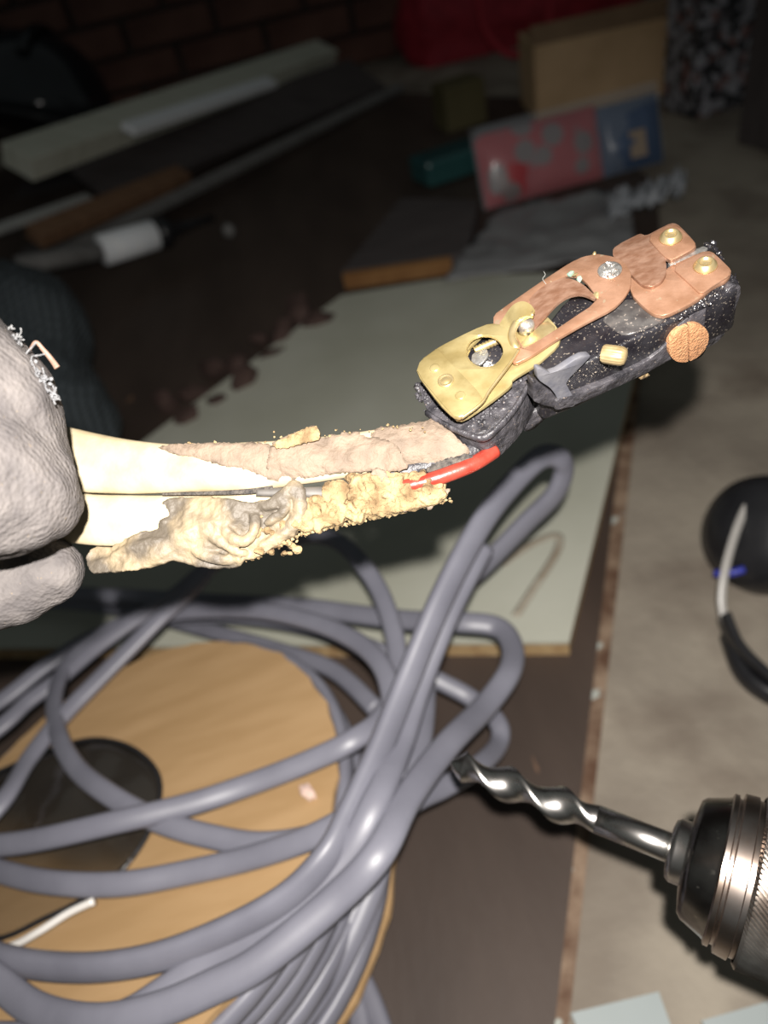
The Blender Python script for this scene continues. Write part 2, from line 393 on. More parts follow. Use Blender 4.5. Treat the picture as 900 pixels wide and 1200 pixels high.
lm.obj('lens', M_lens, gl, mods=lambda o: setattr(o.modifiers.new('t', 'SOLIDIFY'), 'thickness', .0012))
rm = MB(); sweep(rm, [Rp(p.x, p.y, .003) for p in lc], .0012, .0012, nR, 8, closed=True); rm.obj('rim', M_black, gl)
tm = MB(); tube(tm, [Rp(x, y, c) for x, y, c in [(110, 1056, .010), (80, 1070, .009), (45, 1092, .008), (10, 1110, .005), (-50, 1125, .004)]], .0018)
tm.obj('temple_arm', mat('temple_glint', (.75, .72, .68), None, 9, .15), gl)  # pale colour paints the glint along the arm

# ================================================================== DRILL standing on its battery
HD = .2
def Hh(x, y): return G(x, y, HD)
tip, nose, back = Hh(529, 893), Hh(784, 993), None
ax = (nose - tip).normalized()
drill = thing('power_drill', Vector((nose.x + ax.x * .12, nose.y + ax.y * .12, 0)), 'cordless drill with steel chuck and twist bit pointing left, at the lower right', 'drill')
u_, v_ = ax.cross(Vector((0, 0, 1))).normalized(), None; v_ = u_.cross(ax)
bl = (nose - tip).length; fb = bl * .70
def bit_pts():
    mb = MB(); n = 150; seg = 20; vs = []; fs = []
    for i in range(n + 1):
        t = i / n; d = t * fb; R_ = .0062 * min(1, .12 + t * 9) * (1 if t < .9 else 1)
        tw = -t * 2 * PI * 1.4; e = 1 if t < .86 else 1 - (t - .86) / .14
        for k in range(seg):
            a = 2 * PI * k / seg
            r = R_ * (1 - .50 * abs(math.sin(a)) ** .8)
            if e < 1: r = r * e + .0046 * (1 - e)
            A = a + tw
            vs.append(tip + ax * d + u_ * (r * math.cos(A)) + v_ * (r * math.sin(A)))
    for i in range(n):
        for k in range(seg): fs.append((i * seg + k, i * seg + (k + 1) % seg, (i + 1) * seg + (k + 1) % seg, (i + 1) * seg + k))
    fs.append(tuple(range(seg))); mb.add(vs, fs); lathe(mb, tip + ax * fb, ax, [(.0046, 0), (.0046, bl - fb + .01)], 24); return mb
bit_pts().obj('drill_bit', M_steel, drill)
ck = MB(); lathe(ck, nose, ax, [(.0062, 0), (.0088, .0006), (.0098, .002), (.0098, .0055), (.0105, .006)], 64); ck.obj('chuck_nose', M_steel, drill)
ck = MB(); lathe(ck, nose + ax * .005, ax, [(.0105, 0), (.0172, .0012), (.0185, .0025), (.0208, .0085), (.0214, .0095)], 96); ck.obj('chuck_body', M_chuck, drill, smooth='auto')
ck = MB(); lathe(ck, nose + ax * .0143, ax, [(.0212, 0), (.0226, .0005), (.0226, .0018), (.0216, .0022), (.0216, .0030), (.0236, .0034), (.0240, .0072), (.0230, .0076), (.0230, .0092)], 96)
M_worn = mat('worn_ring', (.28, .20, .15), (.42, .38, .36), 60, .3, 1); ck.obj('chuck_ring', M_worn, drill, smooth='auto')
def knurl(nt, b, vec):
    pass
ck = MB(); seg = 110; rows = 40; vs = []; fs = []; a0, b0_, n0 = frame_from(ax)
for j in range(rows + 1):
    for k in range(seg * 2):
        t = PI * k / seg; r = .0250 + (.0005 if (k + j) % 2 else 0) - (.0012 if j in (0, rows) else 0)
        vs.append(nose + ax * (.0232 + j * .0009) + (a0 * math.cos(t) + b0_ * math.sin(t)) * r)
for j in range(rows):
    for k in range(seg * 2):
        fs.append((j * seg * 2 + k, j * seg * 2 + (k + 1) % (seg * 2), (j + 1) * seg * 2 + (k + 1) % (seg * 2), (j + 1) * seg * 2 + k))
ck.add(vs, fs); ck.obj('knurled_sleeve', mat('knurled_steel', (0.630, 0.585, 0.540), (0.375, 0.330, 0.300), 150, .28, 1), drill, smooth=False)
M_yel = mat('drill_grey_plastic', (.05, .07, .07), (.07, .09, .09), 30, .5)
q = nose + ax * .060
ck = MB(); lathe(ck, q, ax, [(.019, -.001), (.026, .004), (.031, .02), (.033, .06), (.031, .12), (.02, .135)], 48); ck.obj('motor_housing', M_yel, drill)
hz = Vector((0, 0, 1)); hx = Vector((ax.x, ax.y, 0)).normalized(); hy = hz.cross(hx)
ck = MB(); box(ck, q + hx * .09 - hz * .095, hx * .018 , hy * .016, hz * .075); ck.obj('handle', M_yel, drill, bevel=.01, seg=4)
ck = MB(); qb = q + hx * .08; box(ck, Vector((qb.x, qb.y, .026)), hx * .055, hy * .036, hz * .026); ck.obj('battery', M_black, drill, bevel=.006, seg=3)

# pale cards at the bottom edge
for px, lab in (([(669, 1187), (772, 1162), (800, 1240), (700, 1262)], 'left of two pale blue-grey cards on concrete below the drill chuck'),
                ([(822, 1196), (905, 1172), (960, 1230), (860, 1260)], 'right of two pale blue-grey cards, cut by the bottom right corner')):
    tag(ground_slab('card', M_tile, px, .0005, .004), lab, 'card', 'pale cards at the bottom edge')

# ear defenders at the right edge
ed = thing('ear_defenders', G(890, 720), 'black ear defenders with thin grey band lying on concrete at the right edge', 'ear defenders')
def ell(name, c, r, sc, m, par, sub=4, rot=Matrix.Identity(3), jit=0):
    mb = MB(); blob(mb, c, r, sc, sub, jit, rot); return mb.obj(name, m, par)
c1 = G(893, 625, .042); mb = MB()
axc = (Vector((-.55, -.2, .5))).normalized()
lathe(mb, c1 - axc * .02, axc, [(.030, 0), (.040, .004), (.043, .014), (.040, .028), (.030, .038), (.012, .042), (.001, .0425)], 48)
mb.obj('ear_cup', M_black, ed)
mb = MB(); P = crom([G(x, y, h) for x, y, h in [(900, 560, .07), (872, 600, .062), (853, 655, .05), (846, 700, .035), (850, 730, .024)]], 8)
sweep(mb, P, .0032, .0018, BK, 8); mb.obj('headband', mat('translucent_band', (.40, .38, .36), (.5, .48, .45), 30, .3), ed)
mb = MB(); P = crom([G(x, y, h) for x, y, h in [(849, 722, .026), (862, 752, .02), (885, 778, .018), (915, 800, .018), (960, 812, .02)]], 8)
sweep(mb, P, .0038, .009, BK, 10); mb.obj('padded_band', M_black, ed)
mb = MB(); P = crom([G(x, y, h) for x, y, h in [(853, 745, .012), (868, 785, .008), (895, 810, .008), (940, 830, .008)]], 8)
sweep(mb, P, .0055, .008, Vector((0, 0, 1)), 10); mb.obj('padded_band', M_black, ed)
mb = MB(); tube(mb, [G(838, 672, .03), G(858, 671, .034), G(872, 667, .036)], .0028); mb.obj('blue_clip', mat('blue_plastic', (.03, .04, .35), None, 10, .4), ed)

# ================================================================== FAR CLUTTER
def board(name, a, b, wd, th, m, lab, up=None, cat='plank', group='planks piled at the upper left'):
    mb = MB(); beam(mb, D(*a), D(*b), wd, th, up or Vector((-.1, -.35, .9)))
    return tag(mb.obj(name, m, smooth=False, bevel=.0015), lab, cat, group)
tilt = (BK + Vector((0, 0, .3))).normalized()
board('plank', (20, 190, 1.12), (382, 62, 1.74), .060, .035, M_cream, 'thick cream painted plank, topmost of the pile at upper left', tilt)
board('plank', (150, 152, 1.12), (318, 96, 1.42), .026, .012, M_white, 'short narrow white strip lying in front of the cream plank', tilt)
board('plank', (100, 212, 1.27), (430, 88, 1.72), .115, .014, M_dkw, 'wide dark board behind the white strip in the left pile', tilt)
board('plank', (40, 278, 1.12), (215, 205, 1.34), .035, .022, M_brw, 'brown wooden plank with bare end, below the wide dark board', tilt)
board('plank', (-20, 275, 1.06), (104, 231, 1.22), .017, .008, M_light, 'thin pale strip at the left edge over the brown plank', tilt)
board('plank', (30, 318, 1.12), (470, 102, 1.66), .020, .012, M_gyw, 'long thin grey batten, lowest of the upper left pile', tilt)
board('plank', (120, 455, .98), (470, 215, 1.35), .095, .012, M_dkw, 'dark grey plank lying on the floor left of the painted board', Vector((0, 0, 1)), group='planks on the floor')
board('plank', (350, 372, 1.12), (480, 225, 1.45), .03, .012, M_dkw, 'narrow dark batten beside the painted board\'s far corner', Vector((0, 0, 1)), group='planks on the floor')
wp = thing('wooden_panel', G(480, 300), 'dark wooden panel with orange-brown front edge behind the painted board', 'board')
ground_slab('panel', M_dkw, [(400, 318), (548, 296), (560, 235), (470, 232)], .0125, .032, wp)
mb = MB(); pA, pB = G(402, 322, .030), G(528, 303, .030); beam(mb, pA - Vector((0, .006, .006)), pB - Vector((0, .006, .006)), .010, .020); mb.obj('edge_strip', M_orw, wp, smooth=False)
# supports under the pile
for (x, y, z) in ((60, 250, 1.25), (300, 150, 1.62)):
    p = D(x, y, z); mb = MB(); box(mb, Vector((p.x, p.y + .03, .0125 + (p.z - .08) / 2)), Vector((.10, 0, 0)), Vector((0, .05, 0)), Vector((0, 0, (p.z - .08) / 2)))
    tag(mb.obj('timber_block', M_dkw, smooth=False, bevel=.004), 'dark timber block carrying the near left end of the plank pile' if x < 100 else 'dark timber block carrying the far right end of the plank pile', 'block')
# sealant gun: white cartridge with dark nozzle end
sg = thing('sealant_gun', D(150, 290, 1.05) - Vector((0, 0, .03)), 'white sealant cartridge in a dark gun lying below the plank pile', 'sealant gun')
p0, p1, p2 = D(20, 312, 1.0), D(118, 294, 1.06), D(182, 275, 1.1); da = (p2 - p1).normalized()
mb = MB(); lathe(mb, p1, da, [(.019, 0), (.0215, .002), (.0215, (p2 - p1).length - .002), (.018, (p2 - p1).length)], 32); mb.obj('cartridge', M_white, sg)
mb = MB(); tube(mb, [p0, p1], .013, seg=12); mb.obj('push_rod', M_gyw, sg)
mb = MB(); lathe(mb, p2, da, [(.022, 0), (.022, .02), (.012, .026), (.006, .06), (.004, .10)], 24); mb.obj('nozzle', M_black, sg)
mb = MB(); lathe(mb, D(262, 272, 1.12), da, [(.006, 0), (.012, .008), (.006, .018)], 20); mb.obj('tip_cap', M_gyw, sg)

# helmet
hc = D(46, 116, 1.55)
he = thing('helmet', hc - Vector((0, 0, .13)), 'shiny black rounded helmet behind the planks at the upper left corner', 'helmet')
mb = MB(); lathe(mb, hc - CU * .03, (CU * .9 + BK * .2 + CR * .12), [(.152, -.05), (.157, -.01), (.152, .03), (.134, .08), (.102, .12), (.06, .142), (.001, .15)], 48)
M_hel = mat('gloss_black_shell', (.012, .013, .016), (.02, .022, .026), 8, .12, spec=.5, bump=1, bscale=14)
mb.obj('shell', M_hel, he, sub=1)
for q in (-.05, .03):  # two ridges added so the shell catches more highlights
    mb = MB(); nn = (CU * .9 + BK * .2 + CR * .12).normalized(); P = []
    for i in range(15):
        t = -1.25 + 2.5 * i / 14; P.append(hc - CU * .03 + nn * (.148 * math.cos(t) - abs(q) * .25) + BK * (.15 * math.sin(t)) + CR * q)
    sweep(mb, P, .012, .006, nn, 8); mb.obj('glint_ridge', M_hel, he)
mb = MB(); a1, b1, n1 = frame_from((CU * .9 + BK * .2 + CR * .12))
sweep(mb, [hc - CU * .03 + (a1 * math.cos(t) + b1 * math.sin(t)) * .160 - n1 * .04 for t in [2 * PI * i / 40 for i in range(40)]], .010, .006, n1, 8, closed=True); mb.obj('rim', M_black, he)
mb = MB(); box(mb, Vector((hc.x, hc.y + .03, .0125 + (hc.z - .175) / 2)), Vector((.13, 0, 0)), Vector((0, .11, 0)), Vector((0, 0, (hc.z - .175) / 2)))
tag(mb.obj('crate', M_dkw, smooth=False, bevel=.006), 'dark crate under the black helmet, mostly hidden by planks', 'crate')

# cardboard box at upper right
def upright(px, h_base):                                 # point over the ground spot of pixel row
    return G(*px, h_base)
bA, bB_ = G(627, 142, .0125), G(806, 104, .0125)
ub = Vector((0, 0, 1)); bd = (bB_ - bA).normalized(); bn = bd.cross(ub).normalized()   # towards viewer
if bn.y > 0: bn = -bn
bw = (bB_ - bA).length; bh = .118; dp = .13
cb = thing('cardboard_box', bA, 'tan open cardboard box standing behind the red and blue plastic pack', 'box')
def panel(name, m, o, ea, eb, th, nrm, par):
    mb = MB(); box(mb, o + ea / 2 + eb / 2 - nrm * th / 2, ea / 2, eb / 2, nrm * th / 2); return mb.obj(name, m, par, smooth=False)
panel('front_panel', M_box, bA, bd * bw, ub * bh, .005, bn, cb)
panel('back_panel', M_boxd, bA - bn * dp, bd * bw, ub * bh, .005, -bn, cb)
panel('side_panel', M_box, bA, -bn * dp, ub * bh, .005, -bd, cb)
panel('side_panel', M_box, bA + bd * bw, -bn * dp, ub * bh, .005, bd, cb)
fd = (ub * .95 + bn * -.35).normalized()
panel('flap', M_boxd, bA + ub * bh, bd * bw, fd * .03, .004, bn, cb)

# plastic pack, red left and blue right
pA, pB = G(570, 246, .014), G(778, 190, .014); pd_ = (pB - pA).normalized(); pn = pd_.cross(ub).normalized()
if pn.y > 0: pn = -pn
pu = (ub * .93 - pn * .37).normalized(); pw = (pB - pA).length; ph = .098
pk = thing('plastic_pack', pA, 'clear plastic pack with red patterned left half and dark blue right half', 'pack')
def pillow(o, wd, hh, th, nu=18, nv=10):
    mb = MB(); nn = pd_.cross(pu).normalized()
    if nn.y > 0: nn = -nn
    for sgn in (1, -1):
        vs = []; fs = []
        for j in range(nv + 1):
            for i in range(nu + 1):
                a, b = i / nu, j / nv
                bul = (math.sin(PI * a) ** .4 if 0 < a < 1 else 0) * (math.sin(PI * b) ** .4 if 0 < b < 1 else 0)
                vs.append(o + pd_ * wd * a + pu * hh * b + nn * (sgn * th * bul * (1 + .25 * noise.noise(Vector((a * 5, b * 4, wd * 9))))))
        for j in range(nv):
            for i in range(nu): fs.append((j * (nu + 1) + i, j * (nu + 1) + i + 1, (j + 1) * (nu + 1) + i + 1, (j + 1) * (nu + 1) + i))
        mb.add(vs, fs)
    return mb
def voro(col2, scale, t):
    def f(nt, b, vec):
        N, L = nt.nodes, nt.links; v = N.new('ShaderNodeTexVoronoi'); v.inputs['Scale'].default_value = scale; L.new(vec, v.inputs['Vector'])
        r = N.new('ShaderNodeValToRGB'); r.color_ramp.elements[0].position = t; r.color_ramp.elements[1].position = t + .12
        r.color_ramp.elements[0].color = (1, 1, 1, 1); r.color_ramp.elements[1].color = (0, 0, 0, 1); L.new(v.outputs['Distance'], r.inputs[0])
        mx = N.new('ShaderNodeMix'); mx.data_type = 'RGBA'; L.new(r.outputs[0], mx.inputs['Factor'])
        src = b.inputs['Base Color'].links[0].from_socket; L.new(src, mx.inputs[6]); mx.inputs[7].default_value = tuple(col2) + (1,)
        L.new(mx.outputs[2], b.inputs['Base Color'])
    return f
M_redp = mat('red_print', (.42, .05, .06), (.50, .08, .09), 10, .3, extra=voro((.24, .20, .20), 27, .36))
M_blup = mat('blue_print', (.05, .085, .16), (.08, .12, .21), 10, .3)
pillow(pA + pu * .001, pw * .66, ph, .018).obj('red_section', M_redp, pk)
pillow(pA + pd_ * pw * .66 + pu * .001, pw * .34, ph * .95, .018).obj('blue_section', M_blup, pk)
mb = pillow(pA - pd_ * .004, pw * 1.02, ph * 1.12, .0205)
def mix_clear(nm, c, a): return mat(nm, c, None, 5, .12, alpha=a, bump=.5, bscale=40)
mb.obj('plastic_film', mix_clear('clear_film', (.6, .65, .7), .16), pk)
mb = MB(); box(mb, pA + pd_ * pw * .84 + pu * ph * .42 + pn * .018, pd_ * .012, pu * .018, pn * .002); mb.obj('tan_label', mat('tan_print', (.35, .27, .2), None, 10, .5), pk, smooth=False)

# grey sheet and crumpled bag on the floor
def sheet(name, px, h, m, lab, cat, amp, nx=26, ny=18, freq=14, th=.0012):
    A_, B_, C_, D_ = [Vector((x, y, 0)) for x, y in px]; mb = MB(); vs = []; fs = []
    for j in range(ny + 1):
        for i in range(nx + 1):
            a, b = i / nx, j / ny; q = A_.lerp(B_, a).lerp(D_.lerp(C_, a), b); q.x += 5 * noise.noise(Vector((a * 4, b * 9, 1))); p = G(q.x, q.y, h)
            p.z += amp * abs(noise.fractal(p * freq, .7, 2.2, 3)); vs.append(p)
    for j in range(ny):
        for i in range(nx): fs.append((j * (nx + 1) + i, j * (nx + 1) + i + 1, (j + 1) * (nx + 1) + i + 1, (j + 1) * (nx + 1) + i))
    mb.add(vs, fs)
    return tag(mb.obj(name, m, mods=lambda o: setattr(o.modifiers.new('t', 'SOLIDIFY'), 'thickness', th)), lab, cat)
sheet('plastic_sheet', [(520, 330), (745, 300), (738, 222), (585, 246)], .034, mat('grey_sheet', (.20, .20, .205), (.28, .28, .285), 8, .4), 'crumpled grey sheet spread on the floor below the plastic pack', 'sheet', .012)
sheet('plastic_bag', [(712, 262), (800, 232), (805, 207), (715, 236)], .05, mat('clear_bag', (.35, .37, .40), (.5, .52, .56), 20, .15, alpha=.7), 'small crumpled clear bag behind the contact block\'s right end', 'bag', .03, freq=40)

# red bag with handle
def cloth_box(mb, c, ex, ey, ez, n=14, amp=.02):
    bm = bmesh.new(); bmesh.ops.create_cube(bm, size=2); bmesh.ops.subdivide_edges(bm, edges=bm.edges[:], cuts=n, use_grid_fill=True)
    vs = []
    for v in bm.verts:
        s = v.co.copy(); l = max(abs(s.x), abs(s.y), abs(s.z)); s = s.normalized().lerp(s, .6)
        p = c + ex * s.x + ey * s.y + ez * s.z; k = noise.fractal(Vector((p.x * 7, p.y * 7, p.z * 16)), .8, 2, 3) * amp; vs.append(p + (p - c).normalized() * k)
    fs = [tuple(x.index for x in f.verts) for f in bm.faces]; bm.free(); return mb.add(vs, fs)
rb = thing('red_bag', G(600, 110), 'dark red fabric bag with a looped handle at the top, beside the cardboard box', 'bag')
M_red = mat('red_fabric', (0.288, 0.012, 0.026), (0.403, 0.020, 0.037), 30, .7, bump=.2); M_red2 = mat('red_webbing', (.34, .010, .022), None, 30, .6)
rc = D(612, -1, 1.84); ex = (D(765, -42, 1.80) - D(472, 42, 1.80)) / 2; ex.z = 0
mb = MB(); cloth_box(mb, rc, ex * 1.0, Vector((0, .11, 0)), Vector((0, 0, .13))); mb.obj('bag_body', M_red, rb)
mb = MB(); P = crom(C3([(556, -30, 1.44), (562, 5, 1.43), (572, 40, 1.42), (595, 62, 1.415), (622, 60, 1.415), (641, 35, 1.42), (646, 0, 1.43), (648, -40, 1.44)]), 8); sweep(mb, P, .0085, .0035, BK, 8); mb.obj('handle', M_red2, rb)
# what the bag stands on
mb = MB(); rz = rc.z - .185; box(mb, Vector((rc.x - .02, rc.y + .02, rz / 2)), Vector((.25, 0, 0)), Vector((0, .13, 0)), Vector((0, 0, rz / 2)))
tag(mb.obj('storage_box', mat('dark_brown_box', (.035, .022, .018), (.06, .04, .03), 8, .7), smooth=False, bevel=.005), 'dark brown box under the red bag', 'box')
mb = MB(); p = D(537, 108, 1.38); box(mb, Vector((p.x, p.y, p.z / 2 + .01)), Vector((.040, .008, 0)), Vector((-.006, .03, 0)), Vector((0, 0, p.z / 2 + .01)))
tag(mb.obj('small_carton', mat('olive_carton', (.09, .075, .03), (.13, .11, .05), 9, .6), smooth=False, bevel=.002), 'small olive brown carton below the red bag', 'carton')
mb = MB(); p = G(527, 190, .034); box(mb, p, Vector((.055, .012, 0)), Vector((-.01, .03, 0)), Vector((0, 0, .02)))
tag(mb.obj('plastic_case', mat('teal_case', (.02, .07, .075), (.03, .10, .10), 9, .3), smooth=False, bevel=.006), 'small dark teal case left of the red plastic pack', 'case')

# patterned bundle at right: folded checked cloths stacked
def checks(nt, b, vec):
    N, L = nt.nodes, nt.links; ck = N.new('ShaderNodeTexVoronoi'); ck.inputs['Scale'].default_value = 85; ck.distance = 'CHEBYCHEV'; L.new(vec, ck.inputs['Vector'])
    r = N.new('ShaderNodeValToRGB'); E = r.color_ramp; E.interpolation = 'CONSTANT'; E.elements[0].color = (.03, .03, .035, 1); E.elements[1].position = .35; E.elements[1].color = (.30, .30, .33, 1)
    for pos, c in ((.55, (.10, .09, .10, 1)), (.70, (.24, .12, .11, 1)), (.82, (.38, .38, .42, 1))): e = E.elements.new(pos); e.color = c
    sp = N.new('ShaderNodeSeparateColor'); L.new(ck.outputs['Color'], sp.inputs[0]); L.new(sp.outputs[0], r.inputs[0]); L.new(r.outputs[0], b.inputs['Base Color'])
M_chk = mat('checked_pattern', (.1, .1, .1), None, 10, .6, extra=checks)
pa, pb_ = G(812, 142), G(880, 122)
mb = MB(); dd = (pb_ - pa); back_ = dd.cross(ub).normalized(); back_ = -back_ if back_.y < 0 else back_
box(mb, pa + dd / 2 + back_ * .05 + ub * .16, dd / 2, back_ * .05, ub * .16)
tag(mb.obj('patterned_carton', M_chk, smooth=False, bevel=.004), 'tall carton covered in small grey, black and red print, top right', 'carton')
mb = MB(); pc = G(925, 165); box(mb, pc + ub * .35, Vector((.05, .012, 0)), Vector((-.012, .05, 0)), ub * .35)
tag(mb.obj('dark_post', M_dkw, smooth=False, bevel=.004), 'dark upright post at the top right edge', 'post')

# rubble between the planks and the painted board
M_rub = mat('broken_brick', (.040, .020, .016), (.08, .048, .04), 30, .9, bump=.6)
for i, (x, y) in enumerate([(205, 478), (240, 470), (262, 440), (290, 432), (318, 405), (300, 455), (345, 398), (270, 478), (230, 500), (330, 425), (362, 375), (385, 385)]):
    mb = MB(); r = rnd.uniform(.012, .020); blob(mb, G(x - 12, y - 8, r * .8 + .014), r, (1.5, 1, .7), 1, .2)
    tag(mb.obj('brick_fragment', M_rub, smooth=False), 'dark red brick fragment in the row along the painted board\'s far left edge', 'rubble', 'brick fragments beside the painted board')
# cloth bundle behind the glove
def weave(nt, b, vec):
    N, L = nt.nodes, nt.links; hs = []
    for ax_ in ('X', 'Z'):
        wv = N.new('ShaderNodeTexWave'); wv.bands_direction = ax_; wv.inputs['Scale'].default_value = 55; L.new(vec, wv.inputs['Vector']); hs.append(wv)
    ad = N.new('ShaderNodeMath'); L.new(hs[0].outputs['Fac'], ad.inputs[0]); L.new(hs[1].outputs['Fac'], ad.inputs[1])
    bp = N.new('ShaderNodeBump'); bp.inputs['Distance'].default_value = .002; L.new(ad.outputs[0], bp.inputs['Height']); L.new(bp.outputs[0], b.inputs['Normal'])
mb = MB(); cc = G(-35, 470, .115)
for (dx, dy, dz, r) in ((0, 0, 0, .12), (.02, .05, .03, .10), (.05, -.04, -.02, .09), (-.1, 0, .03, .13)): blob(mb, cc + Vector((dx, dy, dz)), r, (1, 1, .8), 3, .0, Matrix.Identity(3))
def rem(vox, sm, disp=0, size=.02):
    def f(o):
        r = o.modifiers.new('r', 'REMESH'); r.mode = 'VOXEL'; r.voxel_size = vox; r.use_smooth_shade = True
        if sm: s_ = o.modifiers.new('s', 'SMOOTH'); s_.iterations = sm; s_.factor = .6
        if disp: d = o.modifiers.new('d', 'DISPLACE'); d.texture = cloud(size); d.strength = disp; d.mid_level = .5; d.texture_coords = 'LOCAL'
    return f
tag(mb.obj('cloth_bundle', mat('dark_teal_weave', (.035, .045, .052), (.05, .062, .07), 20, .8, extra=weave), mods=rem(.01, 6, .03, .08)), 'dark blue-grey woven cloth bundle behind the gloved hand', 'cloth')

# ================================================================== HELD PART: frames
Z0 = .19; AL = math.radians(35); AN = math.radians(29)
eu = CR * math.cos(AN) + CU * math.sin(AN); ep = CR * math.sin(AN) - CU * math.cos(AN)
tn = BK * math.cos(AL) - ep * math.sin(AL); ev = ep * math.cos(AL) + BK * math.sin(AL)
TP = Plane(D(660, 395, Z0), eu, tn, Z0)                  # plane of the metal plates
SP = Plane(TP.pt(745, 393, -4), eu, ev, Z0)              # side face of the black housing
K = Z0 / F
M_brass = mat('brass', (0.351, 0.267, 0.111), (0.520, 0.423, 0.208), 150, .30, .6, bump=.12, bscale=260)
M_brass2 = mat('bright_brass', (.62, .47, .22), (.78, .62, .34), 300, .32, .82)
M_cop = mat('copper', (.26, .135, .080), (.36, .205, .135), 180, .36, .45, bump=.12, bscale=500, specks=(.33, .24, .16), speck_scale=450, speck_t=.66)
M_cop2 = mat('worn_copper', (.19, .095, .058), (.28, .165, .115), 320, .34, .45, bump=.12, bscale=500, aniso=(1, 2, 1, .5))
M_silver = mat('solder', (.45, .43, .40), (.75, .73, .70), 500, .3, .85, bump=.3, bscale=900)
M_hous = mat('black_housing', (.007, .006, .008), (.02, .019, .022), 140, .28, spec=.55, specks=(.14, .12, .10), speck_scale=1400, speck_t=.63, bump=.25, bscale=700)
M_hous2 = mat('scorched_housing', (.018, .017, .020), (.06, .056, .062), 260, .4, spec=.5, specks=(.16, .13, .11), speck_scale=1500, speck_t=.66, bump=.8, bscale=350)
M_grid = mat('dusty_grey_ridge', (0.077, 0.077, 0.092), (0.119, 0.116, 0.126), 300, .6, bump=.1)
M_cream_in = mat('cream_sheath', (0.294, 0.235, 0.142), (0.415, 0.350, 0.240), 90, .6, bump=.15, bscale=400)
M_crust = mat('yellow_crust', (.13, .080, .035), (.34, .245, .125), 190, .85, bump=.9, bscale=650)
M_tan = mat('scorched_tan_skin', (0.112, 0.081, 0.058), (0.194, 0.144, 0.104), 130, .75, bump=.6, bscale=500)
M_tan2 = mat('brown_grey_skin', (0.119, 0.090, 0.062), (0.225, 0.169, 0.119), 110, .6, bump=.5, bscale=420)
M_redw = mat('red_insulation', (.20, .020, .012), (.26, .040, .026), 200, .35, bump=.1)
M_char = mat('charred_fabric', (.02, .018, .018), (.10, .085, .07), 500, .8, bump=.8, bscale=1200)

sw = thing('wired_contact_block', D(560, 560, Z0 + .01), 'scorched black contact block with brass and copper clips on crumbling cream cable', 'electrical fitting')
# ---- black housing, right half
hs = MB(); HO = [(634, 452), (618, 440), (622, 415), (650, 366), (690, 326), (735, 296), (752, 283), (788, 275), (822, 292), (858, 318), (869, 331), (860, 340)]
plate(hs, TP, HO, -7, 70, rd=1); house = hs.obj('housing', M_hous, sw, bevel=.0012, seg=3, angle=30)
# rim frame of the side pocket
r1 = MB(); RO_ = [(650, 482), (676, 474), (716, 457), (757, 438), (790, 419), (812, 416), (840, 402), (850, 391), (868, 345), (868, 334), (858, 334), (846, 352), (812, 368), (793, 384), (778, 408), (757, 424), (716, 446), (676, 463), (652, 468)]
plate(r1, SP, RO_, 7, 9, rd=1); r1.obj('pocket_rim', M_hous2, house, bevel=.0005)
r1 = MB(); plate(r1, SP, [(792, 386), (812, 369), (846, 353), (866, 336), (869, 345), (850, 392), (830, 404), (806, 414), (786, 414)], 6, 10, rd=1); r1.obj('end_wall', M_hous2, house, bevel=.0006)
tr = MB(); plate(tr, SP, [(629, 432), (634, 431), (647, 439), (679, 418), (693, 416), (690, 421), (663, 448), (668, 458), (677, 472), (672, 477), (657, 479), (652, 464), (645, 455), (630, 445)], 6, 8, rd=1); tr.obj('grey_ridge', M_grid, house, bevel=.0003)
tr = MB(); plate(tr, SP, [(624, 446), (634, 450), (650, 462), (657, 479), (640, 476), (624, 470), (626, 458)], 4, 14, rd=1); tr.obj('broken_corner', M_hous2, house, bevel=.0004)
tr = MB(); plate(tr, TP, [(702, 372), (740, 346), (764, 370), (782, 374), (740, 392), (726, 391)], -5, 4, rd=1); tr.obj('dusty_ledge', mat('dusty_black', (.035, .032, .032), (.07, .065, .062), 300, .3, specks=(.2, .17, .15), speck_scale=1200, speck_t=.63), house, bevel=.0003)
# side screws
def screw(c, n, r, h, m, par, name='screw', slot=None, rib=0):
    mb = MB(); a, b, n = frame_from(n); seg = 48; vs = []; fs = []
    prof = [(r * .86, 0), (r * .97, h * .1), (r, h * .5), (r * .97, h * .85), (r * .8, h), (r * .4, h * 1.05), (1e-5, h * 1.06)]
    for q, (rr, hh) in enumerate(prof):
        for i in range(seg):
            t = 2 * PI * i / seg; r2 = rr * (1 - (rib if (i % 3 == 0 and q < 5) else 0)); vs.append(c + n * hh + (a * math.cos(t) + b * math.sin(t)) * r2)
    for j in range(len(prof) - 1):
        for i in range(seg): fs.append((j * seg + i, j * seg + (i + 1) % seg, (j + 1) * seg + (i + 1) % seg, (j + 1) * seg + i))
    mb.add(vs, fs); mb.obj(name, m, par)
    return mb
kc = SP.pt(706, 414, 1); kn = (ev * .75 + eu * .62).normalized()
screw(kc, kn, 11 * K, 26 * K, mat('worn_brass_screw', (0.272, 0.200, 0.096), (0.416, 0.320, 0.176), 300, .4, .4), house, 'knurled_screw', rib=.08)
M_org = mat('orange_brown_fibre', (0.322, 0.147, 0.063), (0.420, 0.210, 0.098), 700, .85, bump=.6, bscale=1500)
for s_, name in ((-1, 'a'), (1, 'b')):
    mb = MB(); out = []
    for i in range(25):
        t = -PI / 2 + PI * i / 24
        x = (1.2 + 22 * math.cos(t)) * s_; y = 21 * math.sin(t)
        X, Y = x, y - x * .30; out.append((807.5 + X, 402.5 + Y))
    plate(mb, SP, out, 12 if s_ < 0 else 13, 8, rd=0); mb.obj('fibre_screw_half', M_org, house, bevel=.0004)
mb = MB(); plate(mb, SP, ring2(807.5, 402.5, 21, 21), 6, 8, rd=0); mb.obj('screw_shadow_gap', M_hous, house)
mb = MB()
